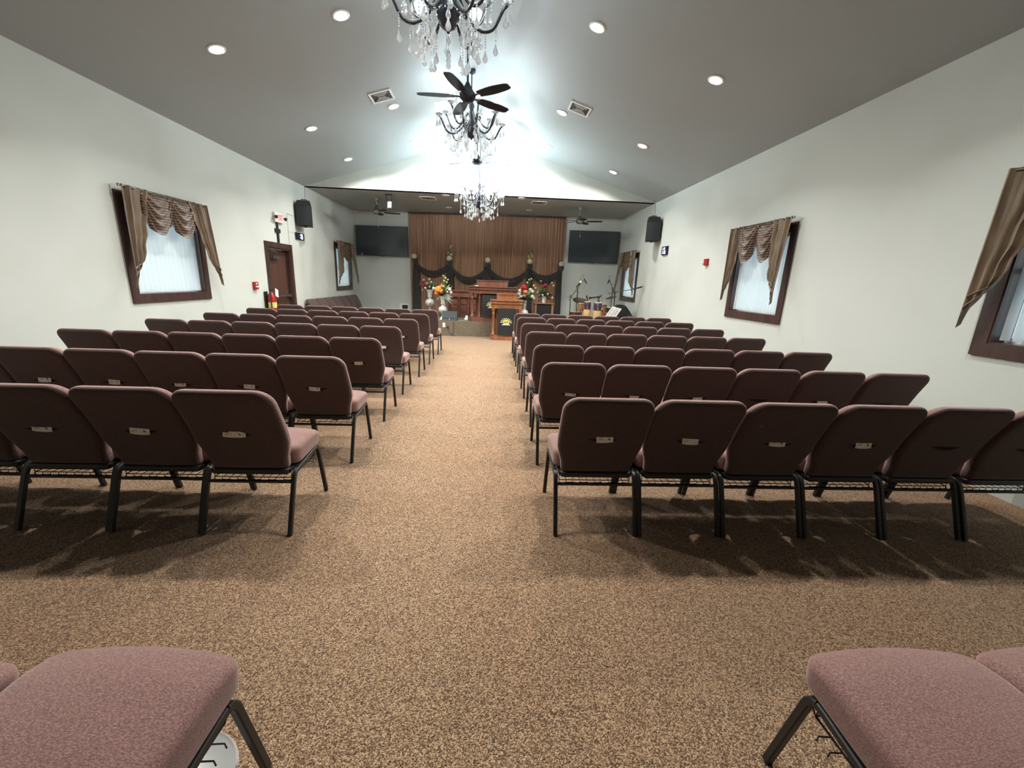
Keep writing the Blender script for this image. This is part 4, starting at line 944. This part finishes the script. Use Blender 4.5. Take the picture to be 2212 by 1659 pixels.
# panelled rail
r = thing('panelled_rail', 'dark panelled wooden rail with small columns behind left of lectern', 'rail', (-.90, 12.5, STZ))
m = MB(); m.box((-.47, -.07, .60), (.62, .09, .64)); m.box((-.45, -.05, .64), (.60, .07, .76)); m.box((-.49, -.09, .76), (.64, .11, .80)); m.build('top_rail', M['lecdark'], r, 0)
m = MB(); m.box((-.46, -.06, 0), (.61, .08, .10)); m.build('base_rail', M['lecdark'], r, 0)
m = MB(); m.box((-.44, .0, .10), (.58, .04, .60)); m.build('backboard', M['lecdark'], r, 0)
for x in (-.24, .04, .31): 
    m = MB(); m.box((x-.09, -.015, .16), (x+.09, 0, .34)); m.box((x-.09, -.015, .38), (x+.09, 0, .56)); m.build('raised_panel', M['lecdark'], r, 0)
for x in (-.39, -.10, .18, .45):
    m = MB(); m.lathe([(.035, 0), (.035, .03), (.022, .05), (.022, .42), (.035, .46), (.035, .50)], (x, -.03, .10), 12); m.build('column', M['lecdark'], r)
# wedge monitor
r = thing('stage_monitor', 'black wedge speaker lying at the left front of platform', 'speaker', (-1.175, 11.32, STZ))
m = MB(); w_ = .205; vs = [(x, y, z) for x in (-w_, w_) for y, z in ((0, 0), (.30, 0), (.30, .16), (.22, .24), (.04, .24*.98), (0, .06))]
m = MB(); P = [(0, 0), (.32, 0), (.32, .16), (.20, .245), (.02, .05)]
m.add([(-w_, y, z) for y, z in P]+[(w_, y, z) for y, z in P], [(0, 1, 2, 3, 4), (9, 8, 7, 6, 5)]+[(k, 5+k, 5+(k+1) % 5, (k+1) % 5) for k in range(5)]); m.build('cabinet', M['plastic'], r, 0)
m = MB(); m.grid(lambda u, v: (-w_+.02+(2*w_-.04)*u, .028+.165*v-.006, .066+.175*v+.004), 6, 4); m.build('grille', M['grille'], r)
m = MB(); m.box((-.008, .004, .03), (.008, .012, .06)); m.build('badge', M['wlogo'], r, 0)
m = MB(); m.add([(-.80, 11.75, STZ+.001), (-.70, 11.75, STZ+.001), (-.70, 11.80, STZ+.11), (-.755, 11.80, STZ+.12), (-.80, 11.752, STZ+.001), (-.70, 11.753, STZ+.001), (-.70, 11.803, STZ+.11), (-.755, 11.803, STZ+.12)], [(0, 1, 2, 3), (7, 6, 5, 4), (0, 4, 5, 1), (1, 5, 6, 2), (2, 6, 7, 3), (3, 7, 4, 0)])
tag(m.build('folded_card', M['wlogo'], smooth=0), 'small white card standing on platform beside the wedge speaker', 'card')
m = MB(); m.add([(-1.46, 11.50, STZ+.001), (-1.40, 11.48, STZ+.001), (-1.40, 11.52, STZ+.10), (-1.46, 11.504, STZ+.001), (-1.40, 11.484, STZ+.001), (-1.40, 11.524, STZ+.10)], [(0, 1, 2), (5, 4, 3), (0, 3, 4, 1), (1, 4, 5, 2), (2, 5, 3, 0)])
tag(m.build('folded_card', M['wlogo'], smooth=0), 'small white card at the left end of the wedge speaker', 'card')

# ------------------------------------------------------------------ drums, microphones, stands
def drum(name, x, y, zt, r_, h, label, shell, cat, tilt=(0, 0, 1), stand=True, rings=True, skin='skin', mid=None):
    r = thing(name, label, cat, (x, y, 0))
    m = MB()
    if name == 'conga_drum': m.lathe([(r_*.62, zt-h), (r_*.82, zt-h*.78), (r_*1.0, zt-h*.52), (r_*1.04, zt-h*.40), (r_*1.0, zt-h*.25), (r_, zt-.02)], (0, 0, 0), 20)
    else: m.lathe([(r_*.98, zt-h), (r_, zt-h+.01), (r_, zt-.01)], (0, 0, 0), 24)
    m.build('shell', shell, r, 60)
    m = MB(); m.lathe([(.0, zt+.004), (r_*.97, zt+.002), (r_*1.02, zt-.01)], (0, 0, 0), 24); m.build('head', M[skin], r)
    m = MB(); m.lathe([(r_*1.02, zt-.025), (r_*1.05, zt-.02), (r_*1.05, zt), (r_*1.02, zt)], (0, 0, 0), 24); m.build('hoop', M['chrome'], r)
    if mid: m = MB(); m.lathe([(r_*1.03, zt-h*.30), (r_*1.04, zt-h*.05), (r_*1.02, zt-.03)], (0, 0, 0), 20); m.build('band', mid, r)
    for k in range(6):
        a = 2*PI*k/6+.3; m = MB(); m.tube([(r_*1.09*math.cos(a), r_*1.09*math.sin(a), zt-.01), (r_*1.12*math.cos(a), r_*1.12*math.sin(a), zt-.17)], .006, 6); m.box((r_*1.08*math.cos(a)-.012, r_*1.08*math.sin(a)-.012, zt-.2), (r_*1.08*math.cos(a)+.012, r_*1.08*math.sin(a)+.012, zt-.14)); m.build('tuning_lug', M['chrome'], r)
    if stand:
        for k in range(3):
            a = 2*PI*k/3+.5; m = MB(); m.tube([(r_*.8*math.cos(a), r_*.8*math.sin(a), zt-h+.02), (r_*.7*math.cos(a), r_*.7*math.sin(a), max(.06, (zt-h)*.45)), ((r_+.08)*math.cos(a), (r_+.08)*math.sin(a), .008)], .010, 6); m.build('leg', M['chrome'], r)
    return r
drum('conga_drum', 2.62, 11.35, 1.055, .098, .70, 'smaller pale conga drum at left of the pair', M['conga'], 'drum', mid=M['purple'])
drum('conga_drum', 2.885, 11.25, 1.045, .118, .72, 'larger pale conga drum with plum band beside music stand', M['conga'], 'drum', mid=M['purple'])
drum('conga_drum', 3.12, 11.65, .98, .115, .70, 'tan conga drum half hidden behind the larger one', M['wood_table'], 'drum')
drum('snare_drum', 3.42, 11.95, .885, .165, .14, 'chrome snare drum behind the music stand', M['chrome'], 'drum')
drum('floor_tom', 2.52, 12.35, .70, .19, .34, 'red shelled floor tom at the left of the drums', M['drumred'], 'drum')
drum('rack_tom', 2.52, 11.75, .98, .09, .22, 'small amber drum between floor tom and congas', M['wood_table'], 'drum')
def cymbal(x, y, z, r_, axis, label):
    r = thing('cymbal_stand', label, 'cymbal', (x, y, 0))
    m = MB(); m.lathe([(r_, -.012), (r_*.5, .0), (r_*.2, .008), (r_*.14, .022), (.01, .03), (.01, .024), (r_*.12, .016), (r_*.2, .002), (r_*.5, -.006), (r_, -.016)], (0, 0, z), 32, axis=axis); m.build('cymbal', M['brass'], r, 60)
    m = MB(); m.tube([(0, 0, z+.05), (0, 0, z-.1), (0, .02, .25)], .008, 6); m.build('pole', M['chrome'], r)
    for k in range(3):
        a = 2*PI*k/3+.2; m = MB(); m.tube([(0, .02, .30), (.15*math.cos(a), .02+.15*math.sin(a), .01)], .008, 6); m.build('leg', M['chrome'], r)
cymbal(2.64, 12.25, 1.03, .26, (.14, -.38, 1), 'large dark ride cymbal over the floor tom')
cymbal(2.30, 12.20, 1.12, .13, (.12, .02, 1), 'thin cymbal seen edge on at far left of drums')
cymbal(3.55, 12.4, 1.16, .17, (-.28, -.10, 1), 'tilted crash cymbal left of the far window')
def mic_stand(x, y, label, pole_top, boom, mic, foam=False, rad=.013):
    r = thing('microphone_stand', label, 'microphone stand', (x, y, 0))
    m = MB(); m.tube([(0, 0, .05), (0, 0, pole_top)], rad, 8); m.build('pole', M['plastic'], r)
    for k in range(3):
        a = 2*PI*k/3+.4; m = MB(); m.tube([(0, 0, .14), (.13*math.cos(a), .13*math.sin(a), .01)], .008, 6); m.build('leg', M['plastic'], r)
    if boom:
        m = MB(); m.tube(boom, .010, 6); m.build('boom', M['plastic'], r); m = MB(); m.ball((0, 0, pole_top), .028, 8); m.build('clutch', M['plastic'], r)
    a, b = Vector(mic[0]), Vector(mic[1])
    m = MB(); m.tube([a, a+(b-a)*.75, b], [.016, .022, .026], 10); m.build('microphone', M['plastic'], r)
    m = MB(); m.ball(b+(b-a).normalized()*.02, .042 if foam else .026, 10); m.build('windscreen', M['foam'] if foam else M['steel'], r)
    if len(mic) > 2: m = MB(); m.tube(mic[2], .005, 5); m.build('cable', M['plastic'], r)
mic_stand(2.44, 11.95, 'microphone stand with round yellow foam windscreen', 1.30, [(0, 0, 1.28), (-.02, 0, 1.38), (-.05, 0, 1.44)], [(-.05, 0, 1.42), (.05, -.01, 1.55)], True)
mic_stand(2.40, 12.75, 'boom stand leaning up right with microphone hanging down', 1.15, [(-.05, 0, 1.0), (.05, 0, 1.17), (.36, 0, 1.64)], [(.37, 0, 1.68), (.44, -.02, 1.56), [(.36, 0, 1.70), (.33, 0, 1.80), (.27, 0, 1.74), (.20, 0, 1.3), (.12, 0, .4)]])
mic_stand(3.70, 12.8, 'microphone stand rising to a curved cable at the wall corner', 1.42, [(.08, 0, 1.20), (0, 0, 1.42), (-.13, 0, 1.68)], [(-.13, 0, 1.68), (-.17, -.04, 1.58), [(-.13, 0, 1.68), (-.15, 0, 1.78), (-.10, 0, 1.82), (-.09, 0, 1.75)]])
mic_stand(3.33, 11.25, 'microphone stand with long boom pointing right across the window', 1.33, [(-.20, .02, 1.29), (0, 0, 1.33), (.30, -.12, 1.40), (.42, -.18, 1.43)], [(.42, -.18, 1.43), (.61, -.28, 1.50)])
mic_stand(3.10, 12.0, 'short microphone stand leaning over the congas', 1.05, [(.03, 0, .95), (0, 0, 1.05), (-.02, 0, 1.12)], [(-.03, -.02, 1.12), (.02, -.03, 1.20), [(.02, -.03, 1.2), (.07, 0, 1.24), (.08, 0, 1.1), (.05, 0, .8)]])
mic_stand(2.92, 12.65, 'short thin microphone stand behind the ride cymbal', 1.02, [(.04, 0, .95), (0, 0, 1.02), (-.03, 0, 1.10)], [(-.01, 0, 1.06), (-.05, 0, 1.16)])
r = thing('conga_microphone_bar', 'dark microphone clamp bar above the larger conga', 'microphone', (2.9, 11.75, 1.16))
m = MB(); m.tube([(-.12, 0, -.02), (.12, 0, .02)], .022, 8); m.build('bar', M['plastic'], r); m = MB(); m.ball((-.13, 0, -.02), .04, 10); m.build('windscreen', M['plastic'], r)
m = MB(); m.tube([(.10, 0, 0), (.10, .02, -.5), (.10, .02, -1.15)], .008, 6); m.build('pole', M['plastic'], r)
# music stand
r = thing('music_stand', 'black music stand tilted behind last right row', 'music stand', (3.22, 10.95, 0))
m = MB(); m.tube([(0, 0, .02), (0, 0, .72)], .010, 8); m.build('pole', M['plastic'], r)
for k in range(3):
    a = 2*PI*k/3; m = MB(); m.tube([(0, 0, .15), (.22*math.cos(a), .22*math.sin(a), .01)], .008, 6); m.build('leg', M['plastic'], r)
def tilted(m, x0, x1, s0, s1, off, sk=.0, mi=0):
    # desk plane: rises to the right and back
    def P(a, b, o): return (a*.85+.62*b-.03, -.02+.10*b-o, .72+b*.95+o*.3-.20*a)
    m.add([P(x0, s0, off), P(x1, s0, off), P(x1, s1, off), P(x0, s1, off), P(x0, s0, off+.004), P(x1, s0, off+.004), P(x1, s1, off+.004), P(x0, s1, off+.004)], [(3, 2, 1, 0), (4, 5, 6, 7), (0, 1, 5, 4), (1, 2, 6, 5), (2, 3, 7, 6), (3, 0, 4, 7)], mi)
m = MB(); tilted(m, -.17, .17, -.10, .22, -.004); m.build('desk', M['plastic'], r, 0)
for a, b, lab in ((-.155, -.006, 'white song sheet on left half of the music stand'), (.006, .155, 'white song sheet on right half of the music stand')):
    s = thing('song_sheet', lab, 'paper', (3.22, 10.95, 0), 0, 'sheets on the music stand')
    m = MB(); tilted(m, a, b, -.08, .23, .003); m.build('sheet', M['wlogo'], s, 0)
    m = MB()
    for q in range(9): tilted(m, a+.03, b-.04-.02*(q % 3), -.04+.027*q, -.035+.027*q, .0072)
    m.build('text_lines', M['leddim'], s, 0)
# covered gear
r = thing('equipment_cover', 'black cloth cover over equipment against right wall beside drums', 'cover', (0, 0, 0))
m = MB(); P = [(3.40, .0), (3.43, .96), (3.47, 1.01), (3.60, 1.00), (3.68, .95), (3.80, .80), (3.93, .60), (3.97, 0)]; n = len(P)
m.add([(x, 11.2, z) for x, z in P]+[(x+.02, 11.6, z*.97) for x, z in P], [tuple(range(n))[::-1], tuple(range(n, 2*n))]+[(k, (k+1) % n, n+(k+1) % n, n+k) for k in range(n)]); m.build('cloth', M['cloth'], r, 12)
r = thing('instrument_case', 'low black instrument case lying by the right wall', 'case', (3.70, 10.15, 0))
m = MB(); m.rbox((.28, .32, .40), .10, 4, 4, lambda p: (p[0], p[1], (p[2]+.40)*(1-.15*max(0, (p[0]+.28)/.56)))); m.build('case_body', M['cloth'], r, 50)
m = MB(); m.tube([(-.06, -.315, .42), (-.05, -.35, .44), (.05, -.35, .42), (.06, -.315, .40)], .01, 6); m.build('handle', M['plastic'], r)
